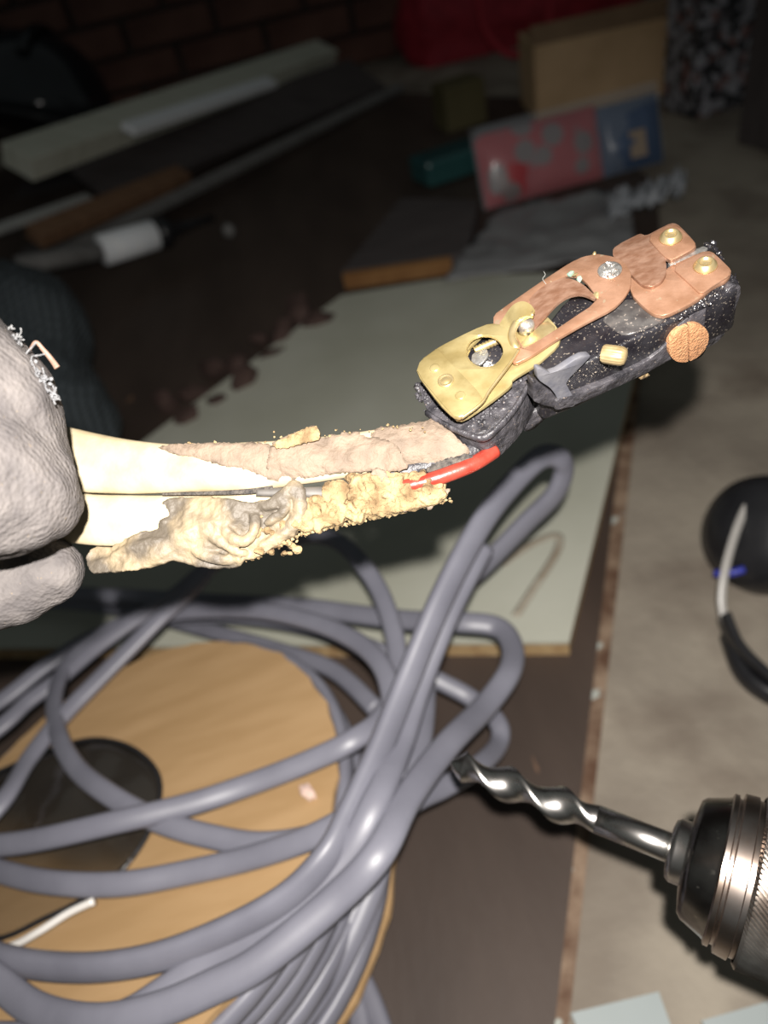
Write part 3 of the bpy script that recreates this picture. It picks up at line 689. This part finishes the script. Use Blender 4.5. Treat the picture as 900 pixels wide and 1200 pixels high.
for _ in range(240):
    x, y = rnd.uniform(795, 862), 0; y = 372 - (x - 795) * .66 + rnd.gauss(0, 4)
    blob(mb, TP.pt(x, y - 2, -6), rnd.uniform(.6, 2.0) * K, (1, 1, 1), 1)
for (x, y, c) in ((838, 292, -2), (842, 297, -2), (831, 290, 0), (836, 285, -3), (845, 302, -3), (828, 287, -3)): blob(mb, TP.pt(x, y, c), 3.6 * K, (1.2, 1, .8), 1)
tag(mb.obj('black_crumbs', M_hous, house, smooth=False), kind='stuff')
mb = MB()
for _ in range(150):
    x = rnd.uniform(640, 860); y = 436 - (x - 640) * .47 + rnd.uniform(0, 30); blob(mb, SP.pt(x, y, 1), rnd.uniform(.3, .9) * K, (1, 1, 1), 1)
tag(mb.obj('dust_grains', mat('pale_dust', (.20, .17, .14), None, 50, .9), house, smooth=False), kind='stuff')
mb = MB(); slab(mb, SP, [(748, 442), (759, 436), (762, 441), (752, 446)], 2, 4, 3, .5, jag=.4); mb.obj('pale_chip', M_crust, house)

# ---- left cup, melted
cup = MB(); CO = [(489, 446), (496, 470), (503, 486), (522, 500), (543, 511), (566, 517), (583, 505), (603, 484), (618, 458), (632, 430), (600, 425), (540, 430)]
plate(cup, TP, CO, -20, 46, rd=2)
cpo = cup.obj('melted_cup', M_hous2, sw, bevel=.0010, seg=3, angle=30)
mb = MB(); rimp = [TP.pt(x, y, -17) for x, y in [(500, 484), (520, 497), (543, 508), (566, 514), (582, 503), (602, 481), (617, 456), (629, 432)]]
sweep(mb, crom(rimp, 6), .0007, .0012, tn, 8); mb.obj('cup_rim', M_hous2, cpo)
mb = MB()
for _ in range(300):
    t = rnd.random(); s = rnd.random()
    x = 497 + t * 118; yb = (492 + (x - 505) * .35) if x < 562 else 512 - (x - 562) * 1.15
    yt = yb - 34 - rnd.uniform(0, 8)
    blob(mb, TP.pt(x, yb - 7 - s * 28, -19 - rnd.uniform(0, 5)), rnd.uniform(1.2, 4.2) * K, (1, 1, .7), 1)
tag(mb.obj('bubbled_melt', M_hous2, cpo), kind='stuff')
mb = MB()
for _ in range(30): blob(mb, TP.pt(rnd.uniform(488, 500), rnd.uniform(445, 470), -20 - rnd.uniform(0, 14)), rnd.uniform(2, 4.5) * K, (1, 1, .8), 1)
tag(mb.obj('melted_drips', M_hous2, cpo), kind='stuff')
mb = MB(); slab(mb, SP, [(612, 505), (622, 480), (645, 478), (656, 476), (640, 490), (622, 506)], -22, 12, 5, 1, jag=.6); mb.obj('rear_web', M_hous2, cpo)
# neck joining cup and housing below
mb = MB(); plate(mb, TP, [(590, 440), (640, 410), (650, 440), (610, 462)], -26, 34, rd=1); mb.obj('neck', M_hous, cpo, bevel=.0004)

# ---- brass base plate under the clip, with fold
bp_ = MB(); plate(bp_, TP, [(520, 470), (512, 455), (560, 395), (610, 362), (641, 370), (652, 382), (658, 393), (654, 405), (629, 427), (600, 444), (600, 451), (573, 472), (543, 492), (532, 491)], 1, 5, holes=[ring2(568, 411, 21, 19)], rd=1)
clip = bp_.obj('brass_base_plate', M_brass, sw, bevel=.0003)
cl = MB(); plate(cl, TP, [(487, 437), (492, 422), (514, 406), (554, 386), (574, 378), (590, 381), (600, 395), (608, 409), (596, 427), (574, 456), (563, 473), (540, 490), (530, 488), (514, 473)], 14, 5, holes=[ring2(567.7, 411.6, 21.5, 19.5)], rd=1)
bc = cl.obj('brass_clip', M_brass, sw, bevel=.0003)
cl = MB(); plate(cl, TP, [(488, 437), (493, 422), (513, 407), (519, 415), (566, 464), (562, 474), (540, 489), (530, 487)], 15.5, 2, rd=1); cl.obj('raised_end', M_brass, bc, bevel=.0003)
for x, y, r in ((509.6, 431.8, 6), (539.5, 464, 6)): screw(TP.pt(x, y, 15), tn, r * K, 2.0 * K, M_brass, bc, 'dimple')
mb = MB(); lathe(mb, TP.pt(522.5, 446.5, 15), tn, [(10 * K, 0), (9.6 * K, 1.6 * K), (7.6 * K, 2.2 * K), (6.6 * K, 1.2 * K), (5.5 * K, 1.6 * K), (3.4 * K, 2.8 * K), (1e-5, 3 * K)], 32); mb.obj('rivet', M_brass2, bc)
# what shows through the hole: terminal screw
scp = MB(); plate(scp, TP, ring2(567, 411, 24, 22), -10, 3, rd=0); scp.obj('dark_recess', M_hous, bc)
mb = MB(); p = TP.pt(556, 411, -3); q = TP.pt(590, 396, -3); dd = (q - p).normalized(); L_ = (q - p).length
prof = []
for i in range(9): prof += [(5.5 * K, L_ * i / 9), (4.2 * K, L_ * (i + .5) / 9)]
lathe(mb, p, dd, prof, 24); mb.obj('terminal_screw', M_brass2, bc)
mb = MB(); plate(mb, TP, [(553, 414), (570, 407), (573, 416), (563, 428), (552, 424)], 2, 4, rd=1); mb.obj('clamp_tab', M_silver, bc, bevel=.0002)
# small folded lip along the clip's right edge
mb = MB(); P = [TP.pt(x, y, 14) for x, y in [(608, 410), (597, 427), (575, 456), (564, 473), (541, 490)]]; sweep(mb, crom(P, 6), .00035, .0005, tn, 8); mb.obj('clip_edge', M_brass2, bc)

# ---- copper arm with long slot and bent tongue
ca = MB(); plate(ca, TP, [(578, 384), (578, 369), (596, 356), (629, 333), (667, 308), (684, 300), (700, 297), (718, 300), (732, 307), (740, 320), (739, 336), (732, 348), (719, 361), (682, 380), (651, 398), (624, 416), (602, 427), (596, 414), (588, 400)],
    9, 5, holes=[[(604, 392), (602, 384), (612, 368), (627, 344), (645, 331), (664, 322), (678, 323), (688, 332), (698, 346), (699, 351), (690, 360), (679, 367), (651, 386), (629, 400), (614, 408)][::-1]], rd=1)
arm = ca.obj('copper_arm', M_cop, sw, bevel=.0003)
def ribbon(mb, pl, EA, EB, th, n=6, w_=4):
    A_ = crom([Vector(p) for p in EA], n); B_ = crom([Vector(p) for p in EB], n); m = min(len(A_), len(B_)); vs = []; fs = []
    for i in range(m):
        for j in range(w_ + 1):
            q = A_[i].lerp(B_[i], j / w_); vs.append(pl.pt(q.x, q.y, q.z))
    N_ = len(vs)
    vs += [v - pl.n * th * pl.k for v in vs]
    W = w_ + 1
    for i in range(m - 1):
        for j in range(w_):
            f = (i * W + j, i * W + j + 1, (i + 1) * W + j + 1, (i + 1) * W + j); fs += [f, tuple(x + N_ for x in reversed(f))]
        fs += [(i * W, (i + 1) * W, (i + 1) * W + N_, i * W + N_), (i * W + w_, i * W + w_ + N_, (i + 1) * W + w_ + N_, (i + 1) * W + w_)]
    fs += [tuple(range(W)) + tuple(N_ + j for j in reversed(range(W))), tuple((m - 1) * W + j for j in range(W)) + tuple(N_ + (m - 1) * W + j for j in reversed(range(W)))]
    return mb.add(vs, fs)
mb = MB(); ribbon(mb, TP, [(604, 376, 2), (615, 358, 7), (628, 342, 12), (645, 331, 15), (663, 326, 16), (681, 332, 13), (699, 348, 9)],
                  [(622, 393, 0), (632, 380, 4), (641, 369, 10), (653, 356, 12), (667, 347, 14), (682, 345, 12), (697, 351, 9)], 3.5)
mb.obj('bent_tongue', M_cop2, arm, smooth='auto')
mb = MB(); lathe(mb, TP.pt(714.5, 317, 9), tn, [(14.5 * K, 0), (14 * K, 1.5 * K), (11 * K, 3.0 * K), (7 * K, 2.2 * K), (5 * K, 4.5 * K), (2 * K, 5 * K), (1e-5, 5 * K)], 40)
mb.obj('contact_rivet', M_silver, arm)
mb = MB()
for i in range(14):
    t = i * .449 * 2; a, b = 5 + (i % 3) * 1.7, 3; blob(mb, TP.pt(714.5 + math.cos(t) * a, 316 + math.sin(t) * a, 13), rnd.uniform(1.4, 3) * K, (1.4, .7, .5), 1)
mb.obj('solder_burr', M_silver, arm, smooth=False)
M_verd = mat('verdigris', (.12, .19, .15), (.22, .27, .2), 500, .8)
for x, y, mm in ((674, 322, M_brass2), (699, 345, M_brass2), (679, 327, M_verd), (669, 321, M_verd)):
    mb = MB(); blob(mb, TP.pt(x, y, 10), 4.0 * K, (1.2, .9, .5), 1); mb.obj('corrosion_spot', mm, arm, smooth=False)

# ---- curled brass tab gripping a pin
mb = MB(); ribbon(mb, TP, [(585, 380, 14), (590, 372, 13), (596, 363, 20), (603, 356, 26), (613, 353, 29), (622, 357, 28), (627, 364, 24)],
                  [(600, 396, 14), (601, 388, 14), (603, 380, 20), (608, 374, 25), (614, 371, 27), (620, 370, 26), (624, 371, 23)], 3)
curl_ = mb.obj('curled_tab', M_brass, sw, smooth='auto')
mb = MB(); P = [TP.pt(x, y, c) for x, y, c in [(625, 367, 24), (617, 370, 22), (608, 375, 20), (602, 384, 18), (600, 394, 16), (603, 403, 14), (606, 409, 11)]]
sweep(mb, crom(P, 6), .0011, .0006, tn, 8); mb.obj('tab_edge', M_brass2, curl_)
mb = MB(); lathe(mb, TP.pt(616, 387, 2), (tn + eu * .2), [(10 * K, 0), (10 * K, 10 * K), (8.5 * K, 13 * K), (5 * K, 15 * K), (1e-5, 15.5 * K)], 32); mb.obj('contact_pin', M_silver, curl_)
mb = MB(); plate(mb, TP, [(604, 408), (618, 394), (640, 374), (652, 384), (640, 398), (612, 414)], 4, 3, rd=1); mb.obj('bright_strip', M_brass2, curl_, bevel=.0002)

# ---- copper terminal plates at the right end
ul = MB(); plate(ul, TP, [(718, 300), (718, 291), (730, 283), (750, 273), (757, 276), (770, 269), (786, 261), (794, 262), (804, 272), (815, 284), (816, 290), (803, 297), (787, 306), (779, 302), (781, 310), (781, 320), (776, 329), (765, 336), (753, 334), (742, 324), (728, 310)], 6, 5, rd=1)
t1 = ul.obj('upper_terminal_plate', M_cop2, sw, bevel=.0003)
ll = MB(); plate(ll, TP, [(734, 318), (748, 320), (764, 326), (776, 322), (784, 312), (798, 306), (820, 295), (834, 294), (846, 305), (857, 316), (856, 323), (850, 329), (836, 335), (823, 347), (805, 358), (779, 370), (766, 368), (754, 359), (740, 345)], 1, 6, rd=1)
t2 = ll.obj('lower_terminal_plate', M_cop, sw, bevel=.0003)
mb = MB(); plate(mb, TP, [(757, 277), (786, 262), (794, 263), (815, 284), (815, 290), (787, 305), (778, 300)], 8.5, 3, rd=1); mb.obj('raised_pad', M_cop, t1, bevel=.0003)
mb = MB(); plate(mb, TP, [(787, 313), (820, 296), (834, 295), (856, 316), (855, 323), (836, 334), (822, 345), (806, 330)], 4, 4, rd=1); mb.obj('raised_pad', M_cop, t2, bevel=.0003)
mb = MB(); plate(mb, TP, [(782, 308), (788, 305), (822, 288), (830, 290), (828, 294), (800, 305), (786, 312)], 1, 6, rd=1); mb.obj('slot_spacer', M_silver, t2, bevel=.0002)
for (x, y, c, t) in ((786, 278.5, 8.5, t1), (826.5, 311.5, 4, t2)):
    mb = MB(); lathe(mb, TP.pt(x, y, c), tn, [(13.5 * K, 0), (13 * K, 1.5 * K), (11 * K, 3.8 * K), (9.5 * K, 6 * K), (8 * K, 7 * K), (6.4 * K, 6.6 * K), (5.6 * K, 4.6 * K), (3 * K, 4.2 * K), (1e-5, 4.2 * K)], 40); mb.obj('brass_screw', M_brass2, t)
mb = MB(); blob(mb, TP.pt(696, 299, 6), 4 * K, (1.4, .7, .7), 1); mb.obj('brass_burr', M_brass2, arm)
mb = MB(); tube(mb, [TP.pt(x, y, c) for x, y, c in [(640, 333, 10), (636, 327, 13), (639, 322, 15), (637, 318, 16)]], .00006, 5); mb.obj('fibre', mat('fibre', (.3, .3, .28), None, 10, .8), arm)

# ================================================================== crumbling cable
CPn = (BK * .95 + CU * .12 - CR * .1).normalized()
CP = Plane(D(300, 590, .195), CR, CPn, .195); KC = CP.k
def strip(mb, cl, pl, bul, n=10, seg=20, amp=1.2, base=0, nz=.03, seed=0):
    P = crom([Vector((x, y, w_)) for x, y, w_ in cl], n); vs = []; fs = []
    m = len(P)
    for i, p in enumerate(P):
        q0, q1 = P[max(i - 1, 0)], P[min(i + 1, m - 1)]; t = Vector((q1.x - q0.x, q1.y - q0.y)).normalized(); nn = Vector((-t.y, t.x))
        for k in range(seg):
            a = 2 * PI * k / seg; c, s = math.cos(a), math.sin(a)
            c = math.copysign(abs(c) ** .8, c); x = p.x + nn.x * p.z * c; y = p.y + nn.y * p.z * c
            zz = base + bul * s + amp * noise.fractal(Vector((x * nz, y * nz, seed + s)), .8, 2, 4)
            vs.append(pl.pt(x, y, zz))
    for i in range(m - 1):
        for k in range(seg): fs.append((i * seg + k, i * seg + (k + 1) % seg, (i + 1) * seg + (k + 1) % seg, (i + 1) * seg + k))
    fs += [tuple(range(seg)), tuple((m - 1) * seg + k for k in range(seg))]
    return mb.add(vs, fs)
mb = MB(); strip(mb, [(-60, 500, 34), (20, 522, 36), (80, 538, 37), (150, 547, 32), (220, 549, 28), (290, 547, 29), (345, 542, 27), (400, 535, 26), (450, 526, 24)], CP, 13, amp=1.0)
upc = mb.obj('upper_sheath', M_cream_in, sw)
mb = MB(); strip(mb, [(-60, 560, 30), (20, 590, 30), (90, 607, 30), (150, 610, 30), (230, 607, 27), (300, 600, 24), (360, 592, 20), (400, 585, 18)], CP, 11, amp=1.0, base=-2, seed=4)
lwc = mb.obj('lower_sheath', M_cream_in, sw)
mb = MB(); strip(mb, [(300, 577, 5), (345, 577, 6), (380, 577, 7), (410, 574, 6)], CP, 5, base=10, amp=.4); mb.obj('grey_core', mat('grey_core', (.06, .055, .05), (.1, .09, .08), 200, .5), lwc)
# pinkish-tan sheath towards the block
mb = MB(); slab(mb, CP, [(438, 500), (462, 500), (492, 494), (508, 490), (530, 508), (552, 528), (545, 536), (518, 545), (495, 553), (470, 556), (440, 556), (430, 530)], 12, 16, 5, 2.2, seed=2, curl=lambda x, y: -.012 * (y - 520) ** 2)
mb.obj('tan_sheath', M_tan, upc)
mb = MB(); slab(mb, CP, [(497, 549), (512, 541), (548, 530), (556, 537), (535, 548), (505, 557)], 11, 8, 4, 1.8, nz=.2, seed=5); mb.obj('charred_braid', M_char, upc)
mb = MB(); tube(mb, [CP.pt(x, y, c) for x, y, c in [(440, 582, 4), (470, 572, 8), (500, 564, 10), (530, 554, 9), (556, 543, 4), (580, 528, -8)]], 9 * KC, 16, 8); mb.obj('red_wire', M_redw, sw)
mb = MB(); tube(mb, [CP.pt(x, y, c) for x, y, c in [(440, 560, -6), (500, 545, -4), (550, 530, -8), (585, 510, -18)]], 10 * KC, 12, 6); mb.obj('black_wire', M_hous2, sw)
# melted flap on the lower left
mb = MB(); slab(mb, CP, [(104, 672), (100, 655), (105, 640), (135, 640), (150, 628), (182, 618), (186, 588), (205, 582), (260, 582), (300, 590), (345, 572), (356, 590), (352, 615), (345, 628), (318, 642), (300, 655), (284, 655), (280, 666), (240, 666), (200, 656), (190, 661), (165, 667), (130, 671)],
    13, 9, 5, 4.0, nz=.035, seed=11, curl=lambda x, y: 6 * math.sin((x * .6 + y) * .06) - max(0, y - 640) * .25, jag=.9)
FM = mb; flap = None
M_fold = mat('yellow_tan_skin', (.090, .074, .056), (.24, .185, .115), 75, .6, bump=.5, bscale=420, thr=(.42, .58))
def worm(L, r, m=None):
    mb = FM; P = crom([CP.pt(x, y, c) for x, y, c in L], 8)
    P = [p + Vector((noise.noise(p * 700), noise.noise(p * 700 + Vector((5, 5, 5))), 0)) * .0004 for p in P]
    P = [p - BK * r * .5 * KC for p in P]; sweep(mb, P, r * KC, r * .7 * KC, BK, 10, taper=lambda t: .35 + .65 * math.sin(PI * min(1, max(0, t * .94 + .03))) ** .6)
worm([(215, 600, 13), (232, 612, 17), (252, 632, 18), (275, 646, 16), (290, 648, 12)], 6)
worm([(258, 596, 15), (262, 612, 19), (268, 628, 20), (283, 634, 20), (296, 624, 20), (298, 606, 18), (288, 592, 16)], 7)
worm([(300, 596, 15), (318, 590, 20), (335, 578, 21), (345, 572, 20), (352, 590, 18), (345, 612, 16), (325, 630, 14), (305, 640, 12)], 9)
worm([(130, 652, 12), (160, 640, 16), (195, 636, 17), (230, 642, 15)], 7, M_tan2)
worm([(110, 660, 8), (150, 655, 11), (195, 652, 11)], 6, M_tan)
worm([(200, 620, 14), (240, 652, 14), (280, 656, 11)], 7, M_tan2)
worm([(310, 615, 18), (330, 600, 20), (338, 588, 20)], 6)
worm([(186, 612, 12), (215, 625, 15), (250, 640, 14)], 10)
worm([(310, 630, 8), (330, 610, 10), (342, 590, 10)], 12)
def md_skin(o):
    r = o.modifiers.new('r', 'REMESH'); r.mode = 'VOXEL'; r.voxel_size = .0004; r.use_smooth_shade = True
    s_ = o.modifiers.new('s', 'SMOOTH'); s_.iterations = 3; s_.factor = .5
    d = o.modifiers.new('d', 'DISPLACE'); d.texture = cloud(.003); d.strength = .0010; d.mid_level = .5; d.texture_coords = 'LOCAL'
flap = FM.obj('melted_skin', M_fold, sw, mods=md_skin)
# thin black gap lines
mb = MB(); strip(mb, [(190, 579, 1.6), (240, 578, 2.2), (290, 576, 3.2), (320, 572, 3)], CP, 2, base=12, amp=.3); mb.obj('dark_gap_strip', M_char, flap)
# upper crust layer with cracked edge
mb = MB(); slab(mb, CP, [(316, 520), (330, 514), (345, 507), (356, 505), (360, 500), (371, 499), (373, 508), (378, 515), (388, 508), (396, 511), (402, 505), (412, 508), (419, 503), (424, 511), (440, 512), (466, 520), (470, 534), (481, 549), (460, 553), (436, 552), (410, 553), (370, 557), (335, 565), (322, 570), (312, 555)],
    17, 9, 4.5, 3.5, nz=.045, seed=21, curl=lambda x, y: -.008 * (y - 535) ** 2 + (3 if x > 455 else 0), jag=1.3)
mb.obj('crust_layer', M_tan, upc)
mb = MB(); slab(mb, CP, [(316, 522), (342, 508), (360, 500), (373, 499), (376, 516), (350, 520), (330, 526)], 21, 5, 4, 2, seed=22, jag=1.2); mb.obj('crust_flake', M_crust, upc)
mb = MB(); slab(mb, CP, [(180, 522), (240, 519), (310, 518), (336, 528), (330, 566), (312, 560), (290, 550), (262, 546), (230, 536), (200, 531)], 15, 4, 5, 1.2, seed=23, jag=1.2, curl=lambda x, y: -.006 * (y - 540) ** 2); mb.obj('brown_film', M_tan, upc)
# crumbs
def crumbs(n, area, rr, c, m, seed, vox=None, par=None, name='crumbling_crust'):
    r_ = random.Random(seed); mb = MB(); k = 0
    while k < n:
        x, y = area(r_)
        blob(mb, CP.pt(x, y, c + r_.uniform(-7, 6)), r_.uniform(*rr) * KC, (1, r_.uniform(.6, 1), r_.uniform(.6, 1)), 2, .12); k += 1
    def md(o):
        r = o.modifiers.new('r', 'REMESH'); r.mode = 'VOXEL'; r.voxel_size = vox; r.use_smooth_shade = True
        d = o.modifiers.new('d', 'DISPLACE'); d.texture = cloud(.0022); d.strength = .0016; d.mid_level = .5; d.texture_coords = 'LOCAL'
    return tag(mb.obj(name, m, par, mods=md if vox else None), kind='stuff')
def area_low(r_):
    x = r_.uniform(346, 518); yt = 584 - (x - 350) * .12; yb = 624 - (x - 350) * .225; return x, yt + (yb - yt) * r_.random() ** .8
def area_low2(r_):
    x = r_.uniform(410, 515); return x, 562 + r_.uniform(-4, 24) - (x - 410) * .02
crumbs(520, area_low, (3.5, 8), 8, M_crust, 3, .00045, lwc)
crumbs(160, area_low2, (4, 8), 11, M_crust, 5, .00045, lwc)
crumbs(50, lambda r_: (r_.uniform(300, 350), r_.uniform(600, 650) - 0), (3, 6), 6, M_crust, 6, .00045, lwc)
mb = MB(); r_ = random.Random(9)
for _ in range(150):
    x = r_.uniform(285, 528); yb = (662 - (x - 285) * .52 if x < 350 else 628 - (x - 350) * .235); blob(mb, CP.pt(x, yb + r_.gauss(-1.5, 1.6), 4 + r_.uniform(-6, 5)), r_.uniform(1.2, 3.0) * KC, (1, 1, .8), 1, .3)
for _ in range(30):
    x = r_.uniform(320, 500); blob(mb, CP.pt(x, 512 - (x - 320) * .06 + r_.gauss(0, 3), 13), r_.uniform(.8, 2) * KC, (1, 1, .8), 1, .3)
for _ in range(14):
    x = r_.uniform(200, 320); blob(mb, CP.pt(x, 520 + r_.gauss(0, 1), 4), r_.uniform(.8, 2.4) * KC, (1.3, 1, .8), 1, .3)
tag(mb.obj('loose_crumbs', M_crust, lwc, smooth=False), kind='stuff')
for i, (ol, c) in enumerate([([(498, 590), (512, 578), (528, 570), (526, 579), (510, 590), (502, 600)], 10), ([(420, 570), (450, 560), (475, 566), (460, 590), (430, 596)], 17), ([(460, 585), (490, 575), (505, 580), (490, 596), (468, 600)], 14),
                             ([(375, 566), (405, 560), (412, 580), (395, 596), (380, 590)], 17), ([(440, 545), (456, 556), (452, 566), (430, 562)], 18)]):
    mb = MB(); slab(mb, CP, ol, c, 5, 4, 2.2, nz=.08, seed=30 + i, jag=1.1); mb.obj('crust_flake', M_crust if i % 2 else M_tan, lwc)

# ================================================================== GLOVED HAND
def knit(nt, b, vec):
    N, L = nt.nodes, nt.links
    mp = N.new('ShaderNodeMapping'); mp.inputs['Rotation'].default_value = (0, .5, .9); L.new(vec, mp.inputs[0])
    w1 = N.new('ShaderNodeTexWave'); w1.inputs['Scale'].default_value = 300; w1.inputs['Distortion'].default_value = .8; w1.inputs['Detail'].default_value = 2; L.new(mp.outputs[0], w1.inputs['Vector'])
    v = N.new('ShaderNodeTexVoronoi'); v.inputs['Scale'].default_value = 950; L.new(mp.outputs[0], v.inputs['Vector'])
    n_ = N.new('ShaderNodeTexNoise'); n_.inputs['Scale'].default_value = 90; L.new(vec, n_.inputs['Vector'])
    a = N.new('ShaderNodeMath'); a.operation = 'MULTIPLY_ADD'; L.new(v.outputs['Distance'], a.inputs[0]); a.inputs[1].default_value = 1.2; m0 = N.new('ShaderNodeMath'); m0.operation = 'MULTIPLY'; m0.inputs[1].default_value = .4; L.new(w1.outputs['Fac'], m0.inputs[0]); L.new(m0.outputs[0], a.inputs[2])
    a2 = N.new('ShaderNodeMath'); L.new(a.outputs[0], a2.inputs[0]); L.new(n_.outputs['Fac'], a2.inputs[1])
    bp = N.new('ShaderNodeBump'); bp.inputs['Strength'].default_value = .7; bp.inputs['Distance'].default_value = .00026; L.new(a2.outputs[0], bp.inputs['Height']); L.new(bp.outputs[0], b.inputs['Normal'])
M_glove = mat('grey_knit_glove', (0.090, 0.081, 0.080), (0.147, 0.132, 0.126), 120, .85, spec=.25, extra=knit, specks=(.16, .13, .10), speck_scale=800, speck_t=.69)
mb = MB()
def chain(L, n=10):
    P = [(D(x, y, z), r) for x, y, z, r in L]
    for i in range(len(P) - 1):
        for j in range(n + 1):
            t = j / n; blob(mb, P[i][0].lerp(P[i + 1][0], t), P[i][1] * (1 - t) + P[i + 1][1] * t, (1, 1, 1), 2, 0, Matrix.Identity(3))
# thumb in front (pixel x, pixel y, depth, radius)
chain([(46, 588, .172, .0103), (14, 576, .168, .0150), (-50, 558, .162, .0205), (-120, 520, .160, .0235), (-230, 500, .172, .027)])
chain([(20, 540, .172, .0125), (-30, 480, .168, .0190), (-100, 450, .165, .025)])
# index finger behind and below the cable
chain([(58, 668, .199, .0095), (10, 690, .198, .0110), (-60, 700, .195, .0118), (-140, 650, .200, .013), (-260, 590, .210, .017)])
# remaining fingers curl behind, hidden by the thumb
chain([(20, 640, .222, .0095), (-50, 660, .226, .0112), (-140, 640, .225, .0125), (-280, 600, .222, .016)])
chain([(-20, 590, .240, .0090), (-80, 610, .246, .0108), (-170, 610, .245, .012), (-300, 590, .235, .016)])
chain([(-50, 540, .255, .0085), (-110, 560, .262, .0100), (-190, 570, .258, .0115), (-310, 560, .245, .015)])
# palm and wrist
chain([(-230, 500, .172, .027), (-300, 560, .205, .033), (-420, 560, .22, .033), (-620, 560, .235, .030), (-900, 590, .26, .036)], 14)
chain([(-260, 600, .21, .026), (-330, 590, .24, .026)], 8)
gv = mb.obj('gloved_hand', M_glove, mods=rem(.0014, 5, .0016, .006), loc=D(-150, 580, .19))
tag(gv, 'hand in a dusty grey work glove pinching the scorched cable, at the left edge', 'person')
# lint and a copper-coloured splinter on the glove
M_thr = mat('pale_lint', (.16, .16, .17), (.22, .22, .22), 50, .8)
mb = MB()
r_ = random.Random(4)
for i in range(26):
    t = r_.random(); x = 5 + t * 62; y = 377 + (x - 5) * 1.6 + r_.uniform(-5, 4); p = [D(x, y, .164)]
    for j in range(4): x += r_.uniform(-3, 6); y += r_.uniform(-7, 4); p.append(D(x, y, .164 + r_.uniform(-.001, .001)))
    tube(mb, p, .00020, 5, 4)
for (x, y) in ((14, 385), (23, 398), (59, 450), (60, 444), (58, 458), (42, 424)): blob(mb, D(x, y, .166), .0005, (1, 1, 1), 1, .3)
tag(mb.obj('lint', M_thr, gv), kind='stuff')
mb = MB(); sweep(mb, crom(C3([(30, 420, .172), (36, 408, .171), (42, 401, .1705), (50, 409, .171), (60, 421, .172), (67, 431, .172)]), 6), .00055, .00035, BK, 8, taper=lambda t: .5 + .9 * t)
tag(mb.obj('copper_splinter', mat('copper_splinter', (.18, .10, .07), (.26, .17, .13), 400, .6)), 'small bent copper-brown splinter stuck on top of the glove', 'splinter')
